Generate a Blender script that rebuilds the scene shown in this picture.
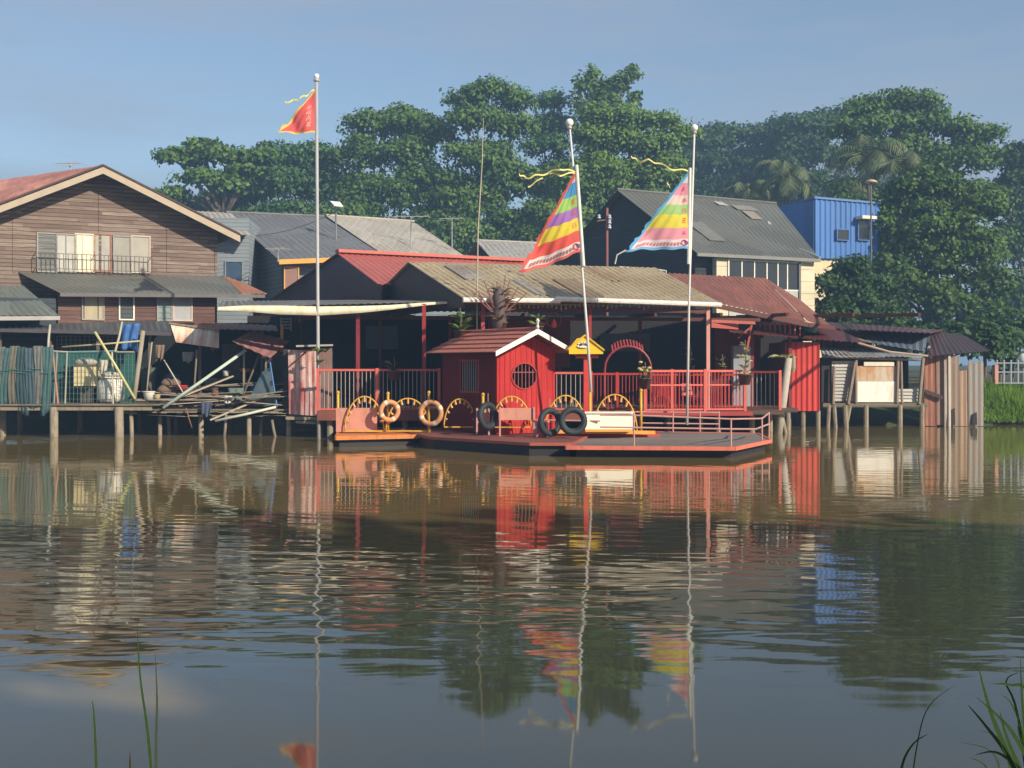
import bpy, math, random
import numpy as np
from mathutils import Vector
R = math.radians
random.seed(7)
rng = np.random.default_rng(11)
for o in list(bpy.data.objects): bpy.data.objects.remove(o)
SC = bpy.context.scene
COL = SC.collection
# ------------------------------------------------------------------ camera
CH, FP, HY = 2.37, 1200.0, 365.0        # camera height, focal length in px, horizon row
cam = bpy.data.objects.new('camera', bpy.data.cameras.new('camera'))
COL.objects.link(cam); SC.camera = cam
cam.location = (0, 0, CH); cam.rotation_euler = (R(90), 0, 0)
cam.data.sensor_width = 36; cam.data.lens = FP/1024*36
cam.data.shift_y = -(384-HY)/1024
cam.data.clip_end = 5000; cam.data.clip_start = .05
# ------------------------------------------------------------------ light
AZ, EL = 46.0, 27.0
w = bpy.data.worlds.new('World'); SC.world = w; w.use_nodes = True
nt = w.node_tree; bg = nt.nodes['Background']
sky = nt.nodes.new('ShaderNodeTexSky'); sky.sky_type = 'NISHITA'; sky.sun_disc = False
sky.sun_elevation = R(EL); sky.sun_rotation = R(180-AZ)
sky.air_density = 1.0; sky.dust_density = 1.2; sky.ozone_density = 2.2; sky.altitude = 0
# thin high cloud streaks
tc = nt.nodes.new('ShaderNodeTexCoord'); mp = nt.nodes.new('ShaderNodeMapping')
mp.inputs['Scale'].default_value = (1.2, 1.2, 9); nt.links.new(tc.outputs['Generated'], mp.inputs[0])
nz = nt.nodes.new('ShaderNodeTexNoise'); nz.inputs['Scale'].default_value = 2.2; nz.inputs['Detail'].default_value = 5
nt.links.new(mp.outputs[0], nz.inputs['Vector'])
rp = nt.nodes.new('ShaderNodeMapRange'); rp.inputs[1].default_value = .37; rp.inputs[2].default_value = .62
rp.inputs[3].default_value = .18; rp.inputs[4].default_value = .85; nt.links.new(nz.outputs[0], rp.inputs[0])
mxw = nt.nodes.new('ShaderNodeMix'); mxw.data_type = 'RGBA'
nt.links.new(rp.outputs[0], mxw.inputs[0]); nt.links.new(sky.outputs[0], mxw.inputs[6])
mxw.inputs[7].default_value = (2.75, 3.2, 4.0, 1)
nt.links.new(mxw.outputs[2], bg.inputs[0]); bg.inputs[1].default_value = .094
sun = bpy.data.objects.new('sun', bpy.data.lights.new('sun', 'SUN')); COL.objects.link(sun)
sun.data.energy = 4.6; sun.data.angle = R(.6); sun.data.color = (1, .87, .68)
sd = Vector((math.sin(R(AZ))*math.cos(R(EL)), -math.cos(R(AZ))*math.cos(R(EL)), math.sin(R(EL))))
sun.rotation_euler = sd.to_track_quat('Z', 'Y').to_euler()
SC.view_settings.view_transform = 'Standard'; SC.view_settings.look = 'None'
SC.view_settings.exposure = 0.55; SC.view_settings.gamma = 1
HAZE_DENSITY = 0.0019

# ------------------------------------------------------------------ helpers
def P(px, py, Y): return Vector(((px-512)/FP*Y, Y, CH-(py-HY)/FP*Y))
def XY(px, Y): return (px-512)/FP*Y
def Z(py, Y): return CH-(py-HY)/FP*Y
def tag(o, label=None, cat=None, group=None, kind=None):
    if label: o['label'] = label
    if cat: o['category'] = cat
    if group: o['group'] = group
    if kind: o['kind'] = kind
    return o
def thing(name, label, cat, loc, group=None):
    o = bpy.data.objects.new(name, None); COL.objects.link(o); o.location = loc; o.empty_display_size = .2
    return tag(o, label, cat, group)
class MB:
    def __init__(s): s.v = []; s.f = []
    def add(s, vs, fs):
        n = len(s.v); s.v += [tuple(p) for p in vs]; s.f += [tuple(i+n for i in f) for f in fs]; return s
    def quad(s, a, b, c, d): return s.add([a, b, c, d], [(0, 1, 2, 3)])
    def box(s, x0, x1, y0, y1, z0, z1):
        return s.add([(x, y, z) for z in (z0, z1) for y in (y0, y1) for x in (x0, x1)],
                     [(0, 2, 3, 1), (4, 5, 7, 6), (0, 1, 5, 4), (2, 6, 7, 3), (0, 4, 6, 2), (1, 3, 7, 5)])
    def prism(s, pts, vec):
        pts = [Vector(p) for p in pts]; vec = Vector(vec); n = len(pts)
        nrm = Vector((0, 0, 0))
        for i in range(n): nrm += pts[i].cross(pts[(i+1) % n])
        if nrm.dot(vec) > 0: pts = pts[::-1]
        vs = pts+[p+vec for p in pts]
        fs = [tuple(range(n)), tuple(range(2*n-1, n-1, -1))]
        for i in range(n): j = (i+1) % n; fs.append((i, i+n, j+n, j)[::1])
        fs = fs[:2]+[(b, a, d, c) if False else (a, b, c, d) for a, b, c, d in fs[2:]]
        return s.add(vs, fs)
    def tube(s, pts, r, n=8, caps=True, r2=None):
        pts = [Vector(p) for p in pts]; m = len(pts)
        if not hasattr(r, '__len__'): r = [r+(((r2 if r2 is not None else r)-r)*i/(m-1)) for i in range(m)]
        vs = []; prev = None
        for i, p in enumerate(pts):
            t = (pts[min(i+1, m-1)]-pts[max(i-1, 0)])
            t = t.normalized() if t.length > 1e-9 else Vector((0, 0, 1))
            if prev is None: a = Vector((0, 0, 1)) if abs(t.z) < .9 else Vector((1, 0, 0)); u = t.cross(a).normalized()
            else: u = (prev-t*prev.dot(t)).normalized()
            prev = u; q = t.cross(u)
            for k in range(n):
                an = 2*math.pi*k/n; vs.append(p+(u*math.cos(an)+q*math.sin(an))*r[i])
        fs = [(i*n+k, i*n+(k+1) % n, (i+1)*n+(k+1) % n, (i+1)*n+k) for i in range(m-1) for k in range(n)]
        if caps: fs += [tuple(range(n-1, -1, -1)), tuple(range((m-1)*n, m*n))]
        return s.add(vs, fs)
    def bar(s, a, b, wd, ht=None):        # rectangular bar
        a, b = Vector(a), Vector(b); ht = ht or wd; t = (b-a).normalized()
        up = Vector((0, 0, 1)) if abs(t.z) < .95 else Vector((0, 1, 0))
        u = t.cross(up).normalized(); q = u.cross(t).normalized()
        vs = [p+u*(i*wd/2)+q*(j*ht/2) for p in (a, b) for i, j in ((-1, -1), (1, -1), (1, 1), (-1, 1))]
        return s.add(vs, [(3, 2, 1, 0), (4, 5, 6, 7), (0, 1, 5, 4), (1, 2, 6, 5), (2, 3, 7, 6), (3, 0, 4, 7)])
    def ring(s, c, axis, Rr, r, n=28, m=10, fn=None, a0=0, a1=2*math.pi):
        c = Vector(c); ax = Vector(axis).normalized(); u = ax.cross(Vector((0, 0, 1))).normalized(); v = ax.cross(u)
        full = abs(a1-a0-2*math.pi) < 1e-6; cnt = n if full else n+1
        vs = []
        for i in range(cnt):
            a = a0+(a1-a0)*i/n; d = u*math.cos(a)+v*math.sin(a)
            for k in range(m):
                b = 2*math.pi*k/m; rr = r if fn is None else r*fn(i, k)
                vs.append(c+d*(Rr+rr*math.cos(b))+ax*(rr*math.sin(b)))
        fs = []
        for i in range(n):
            j = (i+1) % n if full else i+1
            for k in range(m): fs.append((i*m+k, j*m+k, j*m+(k+1) % m, i*m+(k+1) % m))
        return s.add(vs, fs)
    def lathe(s, c, prof, n=16, sx=1, sy=1):
        c = Vector(c); vs = [c+Vector((r*sx*math.cos(2*math.pi*k/n), r*sy*math.sin(2*math.pi*k/n), z)) for r, z in prof for k in range(n)]
        m = len(prof)
        fs = [(i*n+k, i*n+(k+1) % n, (i+1)*n+(k+1) % n, (i+1)*n+k) for i in range(m-1) for k in range(n)]
        fs += [tuple(range(n-1, -1, -1)), tuple(range((m-1)*n, m*n))]
        return s.add(vs, fs)
    def sheet(s, TL, TR, BR, BL, period=.2, amp=.02, rows=1, th=.014, sag=0, trap=False, per=4):
        TL, TR, BR, BL = map(Vector, (TL, TR, BR, BL))
        nrm = (TR-TL).cross(BL-TL)
        nrm = nrm.normalized()*-1
        if nrm.z < 0 and abs(nrm.z) > .15: nrm = -nrm
        elif abs(nrm.z) <= .15 and nrm.y > 0: nrm = -nrm
        W = max((TR-TL).length, (BR-BL).length)
        nu = max(2, int(W/period*per)); nv = rows
        vs = []
        for lay in (0, -th):
            for j in range(nv+1):
                for i in range(nu+1):
                    u, v = i/nu, j/nv
                    p = (TL*(1-u)+TR*u)*(1-v)+(BL*(1-u)+BR*u)*v
                    ph = 2*math.pi*i/per
                    q = math.sin(ph)
                    if trap: q = max(-1, min(1, q*3))
                    p = p+nrm*(amp*q+lay)+Vector((0, 0, -sag*math.sin(math.pi*v)))
                    vs.append(p)
        M = (nu+1)*(nv+1); fs = []
        for j in range(nv):
            for i in range(nu):
                a = j*(nu+1)+i; fs.append((a, a+1, a+nu+2, a+nu+1)); fs.append((a+M, a+nu+1+M, a+nu+2+M, a+1+M))
        for i in range(nu):
            fs.append((i, i+M, i+1+M, i+1)); b = nv*(nu+1)+i; fs.append((b, b+1, b+1+M, b+M))
        for j in range(nv):
            a = j*(nu+1); b = a+nu+1; fs.append((a, b, b+M, a+M)); a += nu; b += nu; fs.append((a, a+M, b+M, b))
        return s.add(vs, fs)
    def build(s, name, mat, parent=None, smooth=False):
        me = bpy.data.meshes.new(name)
        off = Vector(parent_loc(parent)) if parent else Vector((0, 0, 0))
        me.from_pydata([Vector(p)-off for p in s.v], [], s.f)
        auto_uv(me, off); me.materials.append(mat)
        if smooth:
            for p in me.polygons: p.use_smooth = True
        o = bpy.data.objects.new(name, me); COL.objects.link(o)
        if parent: o.parent = parent
        return o
def parent_loc(p):
    l = Vector((0, 0, 0))
    while p is not None: l += p.location; p = p.parent
    return l
def auto_uv(me, off):
    uv = me.uv_layers.new(name='uv').data
    for p in me.polygons:
        n = p.normal
        if abs(n.z) < .97:
            t = Vector((0, 0, 1)).cross(n).normalized()
            if t.x < 0: t = -t
            b = t.cross(n); b = b if b.z > 0 else -b
        else: t, b = Vector((1, 0, 0)), Vector((0, 1, 0))
        for li in p.loop_indices:
            c = me.vertices[me.loops[li].vertex_index].co+off
            uv[li].uv = (c.dot(t), c.dot(b))
def copy_tree(o, parent=None):
    c = o.copy(); COL.objects.link(c); c.parent = parent
    for ch in [x for x in o.children]: copy_tree(ch, c)
    return c
class Frame:                       # a vertical wall plane
    def __init__(s, x, y, a):
        s.O = Vector((x, y, 0)); a = R(a); s.d = Vector((math.cos(a), math.sin(a), 0)); s.n = Vector((math.sin(a), -math.cos(a), 0))
    def shift(s, o): f = Frame(0, 0, 0); f.O = s.O+s.n*o; f.d = s.d; f.n = s.n; return f
    def pt(s, u, z, o=0): return s.O+s.d*u+s.n*o+Vector((0, 0, z))
    def pix(s, px, py):
        r = Vector(((px-512)/FP, 1, 0)); t = s.O.dot(s.n)/r.dot(s.n)
        p = r*t; return (p-s.O).dot(s.d), CH-(py-HY)/FP*t
    def at(s, px, py, o=0): u, z = s.pix(px, py); return s.pt(u, z, o)
    def rect(s, px0, py0, px1, py1):
        m = (px0+px1)/2; u0 = s.pix(px0, 365)[0]; u1 = s.pix(px1, 365)[0]
        return u0, u1, s.pix(m, py1)[1], s.pix(m, py0)[1]
    def box(s, mb, u0, u1, z0, z1, o0, o1):
        return mb.prism([s.pt(u0, z0, o0), s.pt(u1, z0, o0), s.pt(u1, z1, o0), s.pt(u0, z1, o0)], s.n*(o1-o0))

# ------------------------------------------------------------------ materials
def nodes_of(m):
    m.use_nodes = True; return m.node_tree, m.node_tree.nodes['Principled BSDF']
def N(nt, t, **k):
    n = nt.nodes.new(t)
    for a, b in k.items():
        if a.startswith('i_'): n.inputs[int(a[2:])].default_value = b
        else: setattr(n, a, b)
    return n
def mixc(nt, fac, a, b, blend='MIX'):
    m = N(nt, 'ShaderNodeMix', data_type='RGBA', blend_type=blend)
    for i, x in ((0, fac), (6, a), (7, b)):
        if isinstance(x, (tuple, float, int)): m.inputs[i].default_value = (*x, 1) if isinstance(x, tuple) and len(x) == 3 else x
        else: nt.links.new(x, m.inputs[i])
    return m.outputs[2]
def noise(nt, vec, scale, detail=4, rough=.55):
    n = N(nt, 'ShaderNodeTexNoise'); n.inputs['Scale'].default_value = scale; n.inputs['Detail'].default_value = detail; n.inputs['Roughness'].default_value = rough
    if vec is not None: nt.links.new(vec, n.inputs['Vector'])
    return n.outputs[0]
def mapping(nt, out, sc, loc=(0, 0, 0), rot=(0, 0, 0)):
    m = N(nt, 'ShaderNodeMapping'); m.inputs['Scale'].default_value = sc; m.inputs['Location'].default_value = loc; m.inputs['Rotation'].default_value = rot
    nt.links.new(out, m.inputs[0]); return m.outputs[0]
def remap(nt, x, a, b, c=0., d=1.):
    m = N(nt, 'ShaderNodeMapRange'); nt.links.new(x, m.inputs[0])
    for i, v in zip((1, 2, 3, 4), (a, b, c, d)): m.inputs[i].default_value = v
    return m.outputs[0]
def math_(nt, op, a, b=None):
    m = N(nt, 'ShaderNodeMath', operation=op)
    for i, x in ((0, a), (1, b)):
        if x is None: continue
        if isinstance(x, (int, float)): m.inputs[i].default_value = x
        else: nt.links.new(x, m.inputs[i])
    return m.outputs[0]
def bump(nt, b, h, s=.3, dist=.02):
    n = N(nt, 'ShaderNodeBump'); n.inputs['Strength'].default_value = s; n.inputs['Distance'].default_value = dist
    nt.links.new(h, n.inputs['Height']); nt.links.new(n.outputs[0], b.inputs['Normal'])
def sc3(c, k): return tuple(min(1, x*k) for x in c)
CACHE = {}
def m_plain(col, rough=.6, var=.25, scale=2.5, metal=0., dirt=None, spec=.4):
    key = ('p', col, rough, var, scale, metal, dirt)
    if key in CACHE: return CACHE[key]
    m = bpy.data.materials.new('paint'); nt, b = nodes_of(m)
    g = N(nt, 'ShaderNodeNewGeometry').outputs['Position']
    c = mixc(nt, noise(nt, g, scale), sc3(col, 1-var), sc3(col, 1+var))
    if dirt: c = mixc(nt, remap(nt, noise(nt, mapping(nt, g, (1, 1, .3)), scale*2.3, 6, .7), .5, .75), c, dirt)
    nt.links.new(c, b.inputs['Base Color']); b.inputs['Roughness'].default_value = rough; b.inputs['Metallic'].default_value = metal
    b.inputs['Specular IOR Level'].default_value = spec
    CACHE[key] = m; return m
def m_planks(c1, c2, c3, h=.16, gap=.09, vert=False, dark=.3):
    key = ('k', c1, c2, c3, h, vert)
    if key in CACHE: return CACHE[key]
    m = bpy.data.materials.new('boards'); nt, b = nodes_of(m)
    uv = N(nt, 'ShaderNodeUVMap').outputs[0]
    sp = N(nt, 'ShaderNodeSeparateXYZ'); nt.links.new(uv, sp.inputs[0])
    U, V = (sp.outputs[1], sp.outputs[0]) if vert else (sp.outputs[0], sp.outputs[1])
    vv = math_(nt, 'DIVIDE', V, h); row = math_(nt, 'FLOOR', vv); fr = math_(nt, 'FRACT', vv)
    wn0 = N(nt, 'ShaderNodeTexWhiteNoise', noise_dimensions='1D'); nt.links.new(row, wn0.inputs['W'])
    seg = math_(nt, 'FLOOR', math_(nt, 'ADD', math_(nt, 'DIVIDE', U, 2.1), math_(nt, 'MULTIPLY', wn0.outputs[0], 5.)))
    cb = N(nt, 'ShaderNodeCombineXYZ'); nt.links.new(row, cb.inputs[0]); nt.links.new(seg, cb.inputs[1])
    wn = N(nt, 'ShaderNodeTexWhiteNoise', noise_dimensions='2D'); nt.links.new(cb.outputs[0], wn.inputs['Vector'])
    cr = N(nt, 'ShaderNodeCombineXYZ'); nt.links.new(math_(nt, 'MULTIPLY', U, .9), cr.inputs[0]); nt.links.new(math_(nt, 'MULTIPLY', V, 22.), cr.inputs[1]); nt.links.new(math_(nt, 'MULTIPLY', wn.outputs[0], 9.), cr.inputs[2])
    gr = noise(nt, cr.outputs[0], 1.6, 6, .65)
    c = mixc(nt, wn.outputs[0], c1, c2)
    c = mixc(nt, remap(nt, gr, .38, .7), c, c3)
    big = noise(nt, mapping(nt, uv, (.35, .6, 1)), 1.2, 4)
    c = mixc(nt, remap(nt, big, .35, .7, .0, .5), c, sc3(c1, .6))
    line = math_(nt, 'LESS_THAN', fr, gap)
    c = mixc(nt, line, c, sc3(c1, dark))
    nt.links.new(c, b.inputs['Base Color']); b.inputs['Roughness'].default_value = .85; b.inputs['Specular IOR Level'].default_value = .2
    h1 = math_(nt, 'ADD', math_(nt, 'MULTIPLY', gr, .3), math_(nt, 'MULTIPLY', math_(nt, 'GREATER_THAN', fr, gap), 1.))
    bump(nt, b, h1, .6, .012)
    CACHE[key] = m; return m
def m_sheet(col, rust=(.16, .055, .025), amt=.5, rough=.5, panel=.85, corr=0., metal=.0, streak=1., length=2.4):
    key = ('s', col, rust, amt, rough, panel, corr, metal)
    if key in CACHE: return CACHE[key]
    m = bpy.data.materials.new('metal_sheet'); nt, b = nodes_of(m)
    uv = N(nt, 'ShaderNodeUVMap').outputs[0]
    sp = N(nt, 'ShaderNodeSeparateXYZ'); nt.links.new(uv, sp.inputs[0])
    cb = N(nt, 'ShaderNodeCombineXYZ')
    nt.links.new(math_(nt, 'FLOOR', math_(nt, 'DIVIDE', sp.outputs[0], panel)), cb.inputs[0])
    nt.links.new(math_(nt, 'FLOOR', math_(nt, 'DIVIDE', sp.outputs[1], length)), cb.inputs[1])
    wn = N(nt, 'ShaderNodeTexWhiteNoise', noise_dimensions='2D'); nt.links.new(cb.outputs[0], wn.inputs['Vector'])
    c = mixc(nt, wn.outputs[0], sc3(col, .78), sc3(col, 1.15))
    s1 = noise(nt, mapping(nt, uv, (3.2, .45*streak, 1)), 1.5, 6, .65)
    s2 = noise(nt, mapping(nt, uv, (.5, .5, 1)), 1.3, 5, .6)
    s = math_(nt, 'ADD', math_(nt, 'MULTIPLY', s1, .55), math_(nt, 'MULTIPLY', s2, .45))
    c = mixc(nt, remap(nt, s, .62-amt*.3, .72-amt*.2), c, rust)
    s3 = noise(nt, mapping(nt, uv, (9, 2, 1)), 2, 4, .6)
    c = mixc(nt, remap(nt, s3, .3, .8, 0, .35), c, sc3(col, .5))
    nt.links.new(c, b.inputs['Base Color']); b.inputs['Roughness'].default_value = rough; b.inputs['Metallic'].default_value = metal
    if corr:
        h = math_(nt, 'SINE', math_(nt, 'MULTIPLY', sp.outputs[0], 2*math.pi/corr)); bump(nt, b, h, .35, .015)
    CACHE[key] = m; return m
def m_leaf(c1, c2, tr=.22, sc=.5, spec=.25):
    m = bpy.data.materials.new('foliage'); nt, b = nodes_of(m)
    g = N(nt, 'ShaderNodeNewGeometry')
    f = math_(nt, 'ADD', math_(nt, 'MULTIPLY', noise(nt, g.outputs['Position'], sc, 3), .6), math_(nt, 'MULTIPLY', g.outputs['Random Per Island'], .4))
    c = mixc(nt, remap(nt, f, .3, .7), c1, c2)
    nt.links.new(c, b.inputs['Base Color']); b.inputs['Roughness'].default_value = .55; b.inputs['Specular IOR Level'].default_value = spec
    t = N(nt, 'ShaderNodeBsdfTranslucent'); nt.links.new(mixc(nt, .5, c, (.25, .35, .03), 'MULTIPLY') if False else c, t.inputs[0])
    mx = N(nt, 'ShaderNodeMixShader'); mx.inputs[0].default_value = tr
    nt.links.new(b.outputs[0], mx.inputs[1]); nt.links.new(t.outputs[0], mx.inputs[2])
    nt.links.new(mx.outputs[0], nt.nodes['Material Output'].inputs[0]); return m
def m_glass(col=(.02, .025, .03), rough=.12):
    return m_plain(col, rough, .3, .8, spec=.6)

# common colours
RED = (.42, .035, .03); REDD = (.22, .025, .025); PINK = (.62, .16, .11); YEL = (.62, .37, .04)
WOOD = (.17, .115, .08); GREYW = (.26, .23, .19); TEAL = (.05, .16, .17)
BARK = m_plain((.13, .10, .075), .9, .4, 3)
pole_white = m_plain((.6, .6, .58), .4, .1, 3)
grey_wood = m_planks((.20, .17, .13), (.30, .26, .2), (.13, .11, .09), .2)
pile_mat = m_plain((.27, .23, .17), .85, .35, 4, dirt=(.08, .065, .045))
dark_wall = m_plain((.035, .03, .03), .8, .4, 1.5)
red_paint = m_plain(RED, .5, .2, 3, dirt=(.2, .03, .025))
pink_paint = m_plain((.55, .11, .07), .55, .2, 3, dirt=(.28, .06, .04))
yellow_paint = m_plain(YEL, .5, .2, 4, dirt=(.4, .2, .02))
white_paint = m_plain((.75, .73, .66), .55, .1, 3, dirt=(.5, .45, .36))
rail_grey = m_plain((.42, .33, .31), .5, .2, 4)
cream = m_plain((.8, .73, .55), .7, .08, 1.5, dirt=(.6, .48, .28))
black_rubber = m_plain((.022, .03, .036), .65, .3, 6)

# ================================================================== SETTING
# water: brown, silty, rippled
wm = bpy.data.materials.new('river_water'); nt, b = nodes_of(wm)
g = N(nt, 'ShaderNodeNewGeometry').outputs['Position']
nt.links.new(mixc(nt, noise(nt, mapping(nt, g, (.03, .12, 1)), 1, 3), (.16, .118, .042), (.205, .152, .057)), b.inputs['Base Color'])
b.inputs['Roughness'].default_value = .035; b.inputs['IOR'].default_value = 1.55
gr1 = mapping(nt, g, (1, 1, 1), rot=(0, 0, R(13))); gr2 = mapping(nt, g, (1, 1, 1), rot=(0, 0, R(-6)))
n1 = noise(nt, mapping(nt, gr1, (1.0, 3.4, 1)), 1.0, 0, .4)
n2 = noise(nt, mapping(nt, gr2, (1.7, 5.6, 1), loc=(3, 9, 0)), 1.0, 1, .5)
n4 = noise(nt, mapping(nt, gr1, (.3, 1.1, 1), loc=(7, 2, 0)), 1.0, 0)
n3 = noise(nt, mapping(nt, g, (.10, .2, 1), loc=(4, 1, 0)), 1.0, 2)
amp = remap(nt, n3, .36, .6, .35, 1.)
spy = N(nt, 'ShaderNodeSeparateXYZ'); nt.links.new(g, spy.inputs[0])
near = math_(nt, 'MULTIPLY', remap(nt, spy.outputs[1], 8.4, 10.8, .06, 1.25), remap(nt, spy.outputs[1], 11.5, 16.5, 1., .40))
hh = math_(nt, 'MULTIPLY', math_(nt, 'ADD', math_(nt, 'ADD', math_(nt, 'MULTIPLY', n1, 1.0), math_(nt, 'MULTIPLY', n2, .38)), math_(nt, 'MULTIPLY', n4, .8)), math_(nt, 'MULTIPLY', amp, near))
bump(nt, b, hh, 1.0, .0092)
wb = MB(); wb.quad((-900, -60, 0), (900, -60, 0), (900, 1500, 0), (-900, 1500, 0))
tag(wb.build('water', wm), kind='structure')

# far bank: land sheet to the horizon
gm = bpy.data.materials.new('earth'); nt, b = nodes_of(gm)
g = N(nt, 'ShaderNodeNewGeometry').outputs['Position']
c = mixc(nt, noise(nt, g, .8, 6), (.05, .045, .03), (.10, .085, .05))
c = mixc(nt, remap(nt, noise(nt, g, .3, 4), .4, .6), c, (.035, .06, .015))
nt.links.new(c, b.inputs['Base Color']); b.inputs['Roughness'].default_value = .95
xs = [-900, -120, -60, -40, -30, -24, -20, -16, -12, -8, -4, 0, 4, 8, 12, 16, 18, 20, 22, 26, 32, 45, 70, 130, 900]
prof = [(46.9, -.8), (47.3, .02), (48.3, .45), (50, .9), (55, 1.25), (75, 1.6), (140, 2.2), (400, 2.2), (1500, 2.2)]
gb = MB(); vs = []
for y, z in prof:
    for x in xs:
        dy = .35*math.sin(x*.7)+.25*math.sin(x*1.9+1) if y < 60 else 0
        zz = z+(.25 if (x > 17 and 48 < y < 60) else 0)
        vs.append((x, y+dy, zz))
n = len(xs)
gb.add(vs, [(j*n+i, j*n+i+1, (j+1)*n+i+1, (j+1)*n+i) for j in range(len(prof)-1) for i in range(n-1)])
tag(gb.build('river_bank', gm, smooth=True), kind='structure')
# near bank under the photographer
nb = MB(); vs = []
prof2 = [(-60, 1.6), (-12, 1.2), (0, .85), (3.6, .66), (4.6, .45), (5.4, .08), (5.9, -.5)]
xs2 = [-400, -60, -20, -8, -4, -2, -1, 0, 1, 2, 4, 8, 20, 60, 400]
for y, z in prof2:
    for x in xs2: vs.append((x, y+.12*math.sin(x*2.1), z+.04*math.sin(x*3.3+y)))
n = len(xs2)
nb.add(vs, [(j*n+i, j*n+i+1, (j+1)*n+i+1, (j+1)*n+i) for j in range(len(prof2)-1) for i in range(n-1)])
tag(nb.build('near_bank', gm, smooth=True), kind='structure')

# ================================================================== TREES
def leaf_mesh(name, C, S, mat, parent, nrm=None, asp=.6):
    n = len(C)
    if nrm is None: nrm = np.tile(np.array([0, 0, 1.]), (n, 1))
    nn = nrm*.9+np.array([0, 0, .35])+rng.normal(size=(n, 3))*.5; nn /= np.linalg.norm(nn, axis=1)[:, None]
    d = np.cross(nn, rng.normal(size=(n, 3))); d /= np.linalg.norm(d, axis=1)[:, None]
    e = np.cross(nn, d)
    S = S[:, None]
    V = np.stack([C-d*S*.5, C+e*S*asp*.5-nn*S*.05, C+d*S*.5-nn*S*.12, C-e*S*asp*.5-nn*S*.05], 1).reshape(-1, 3)
    off = np.array(parent_loc(parent)); V = V-off
    me = bpy.data.meshes.new(name)
    me.vertices.add(4*n); me.vertices.foreach_set('co', V.astype(np.float32).ravel())
    me.loops.add(4*n); me.loops.foreach_set('vertex_index', np.arange(4*n, dtype=np.int32))
    me.polygons.add(n); me.polygons.foreach_set('loop_start', np.arange(0, 4*n, 4, dtype=np.int32)); me.polygons.foreach_set('loop_total', np.full(n, 4, dtype=np.int32))
    me.update(calc_edges=True); me.materials.append(mat)
    o = bpy.data.objects.new(name, me); COL.objects.link(o); o.parent = parent; return o
def lobe_leaves(lobes, dens, size, clump=.9, per=26, shell=.55, flat=.5, sub=0):
    Cs = []; Ns = []; L2 = []
    for (c, r) in lobes:
        c = np.array(c); r = np.array(r)
        L2.append((c, r*(.86 if sub else 1), c))
        for k in range(sub):
            d = rng.normal(size=3); d[1] = -abs(d[1]) if rng.random() < .75 else d[1]; d /= np.linalg.norm(d); d[2] = d[2] if d[2] > -.3 else -d[2]
            q = (.34+.2*rng.random()); L2.append((c+d*r*.72, np.array([r.mean()*q, r.mean()*q, r.mean()*q*.75]), c))
    for (c, r, c0) in L2:
        area = (r[0]*r[1]*r[2])**(2/3)*12.6
        k = max(4, int(area*dens))
        d = rng.normal(size=(k, 3)); d /= np.linalg.norm(d, axis=1)[:, None]
        d[:, 2] = np.where(d[:, 2] < -.35, -d[:, 2]*.6, d[:, 2])
        gap = np.sin(d[:, 0]*9+c[0]*3)+np.sin(d[:, 2]*11+c[2]*2)+np.sin(d[:, 1]*8+c[1])
        d = d[gap > -1.25]; k = len(d)
        if k == 0: continue
        rad = shell+(1-shell)*rng.random(k)**.5
        rad *= 1+.10*np.clip(rng.normal(size=k), -1.5, 1.8)
        rad *= 1+.13*np.sin(d[:, 0]*7+c[0])*np.sin(d[:, 2]*6+c[2])
        cc = c+d*r*rad[:, None]
        cs = clump*(.6+.7*rng.random(k))
        pts = np.clip(rng.normal(size=(k, per, 3)), -1.7, 1.7)*np.array([.5, .5, .5*flat])*cs[:, None, None]
        pts[:, :, 2] -= .25*(pts[:, :, 0]**2+pts[:, :, 1]**2)/cs[:, None]
        nr = np.repeat(d[:, None, :], per, 1)*.8+pts/np.maximum(np.linalg.norm(pts, axis=2), .05)[:, :, None]*.6
        Cs.append((cc[:, None, :]+pts).reshape(-1, 3)); Ns.append(nr.reshape(-1, 3))
    C = np.concatenate(Cs); S = size*(.6+.8*rng.random(len(C)))
    return C, S, np.concatenate(Ns)
LEAF = {'mid': m_leaf((.04, .105, .025), (.12, .21, .032)), 'dark': m_leaf((.022, .06, .02), (.055, .115, .025)), 'fig': m_leaf((.03, .075, .018), (.10, .18, .022)),
        'bright': m_leaf((.07, .155, .028), (.15, .24, .035)), 'blue': m_leaf((.04, .115, .038), (.09, .18, .045)),
        'palm': m_leaf((.10, .135, .06), (.18, .22, .10))}
def tree(name, label, base, lobes, leaf='mid', dens=.55, size=.42, clump=1.0, per=26, trunk=.35, group=None, limbs=True, shell=.5, flat=.5, fork=.45, sub=0):
    base = Vector(base); t = thing(name, label, 'tree', base, group)
    tb = MB(); cen = sum((Vector(c) for c, r in lobes), Vector())/len(lobes)
    f = base.lerp(Vector((cen.x, cen.y, cen.z)), fork)
    tb.tube([base-Vector((0, 0, .4)), base.lerp(f, .5)+Vector((.2, 0, 0)), f], [trunk*1.25, trunk, trunk*.8], 9)
    if limbs:
        for c, r in lobes:
            c = Vector(c); m = f.lerp(c, .5)+Vector((random.uniform(-.5, .5), random.uniform(-.5, .5), random.uniform(-.3, .6)))
            tb.tube([f, m, c], [trunk*.55, trunk*.35, trunk*.12], 6)
            for k in range(4):
                q = c+Vector((random.uniform(-1, 1)*r[0], random.uniform(-1, 1)*r[1], random.uniform(-.2, .9)*r[2]))*.8
                tb.tube([m.lerp(c, .6), (m.lerp(c, .6)+q)/2+Vector((0, 0, .2)), q], [trunk*.2, trunk*.13, trunk*.04], 5)
    tb.build('trunk', BARK, t, True)
    C, S, NN = lobe_leaves(lobes, dens, size, clump, per, shell, flat, sub)
    leaf_mesh('crown', C, S, LEAF[leaf], t, NN)
    return t
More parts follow.
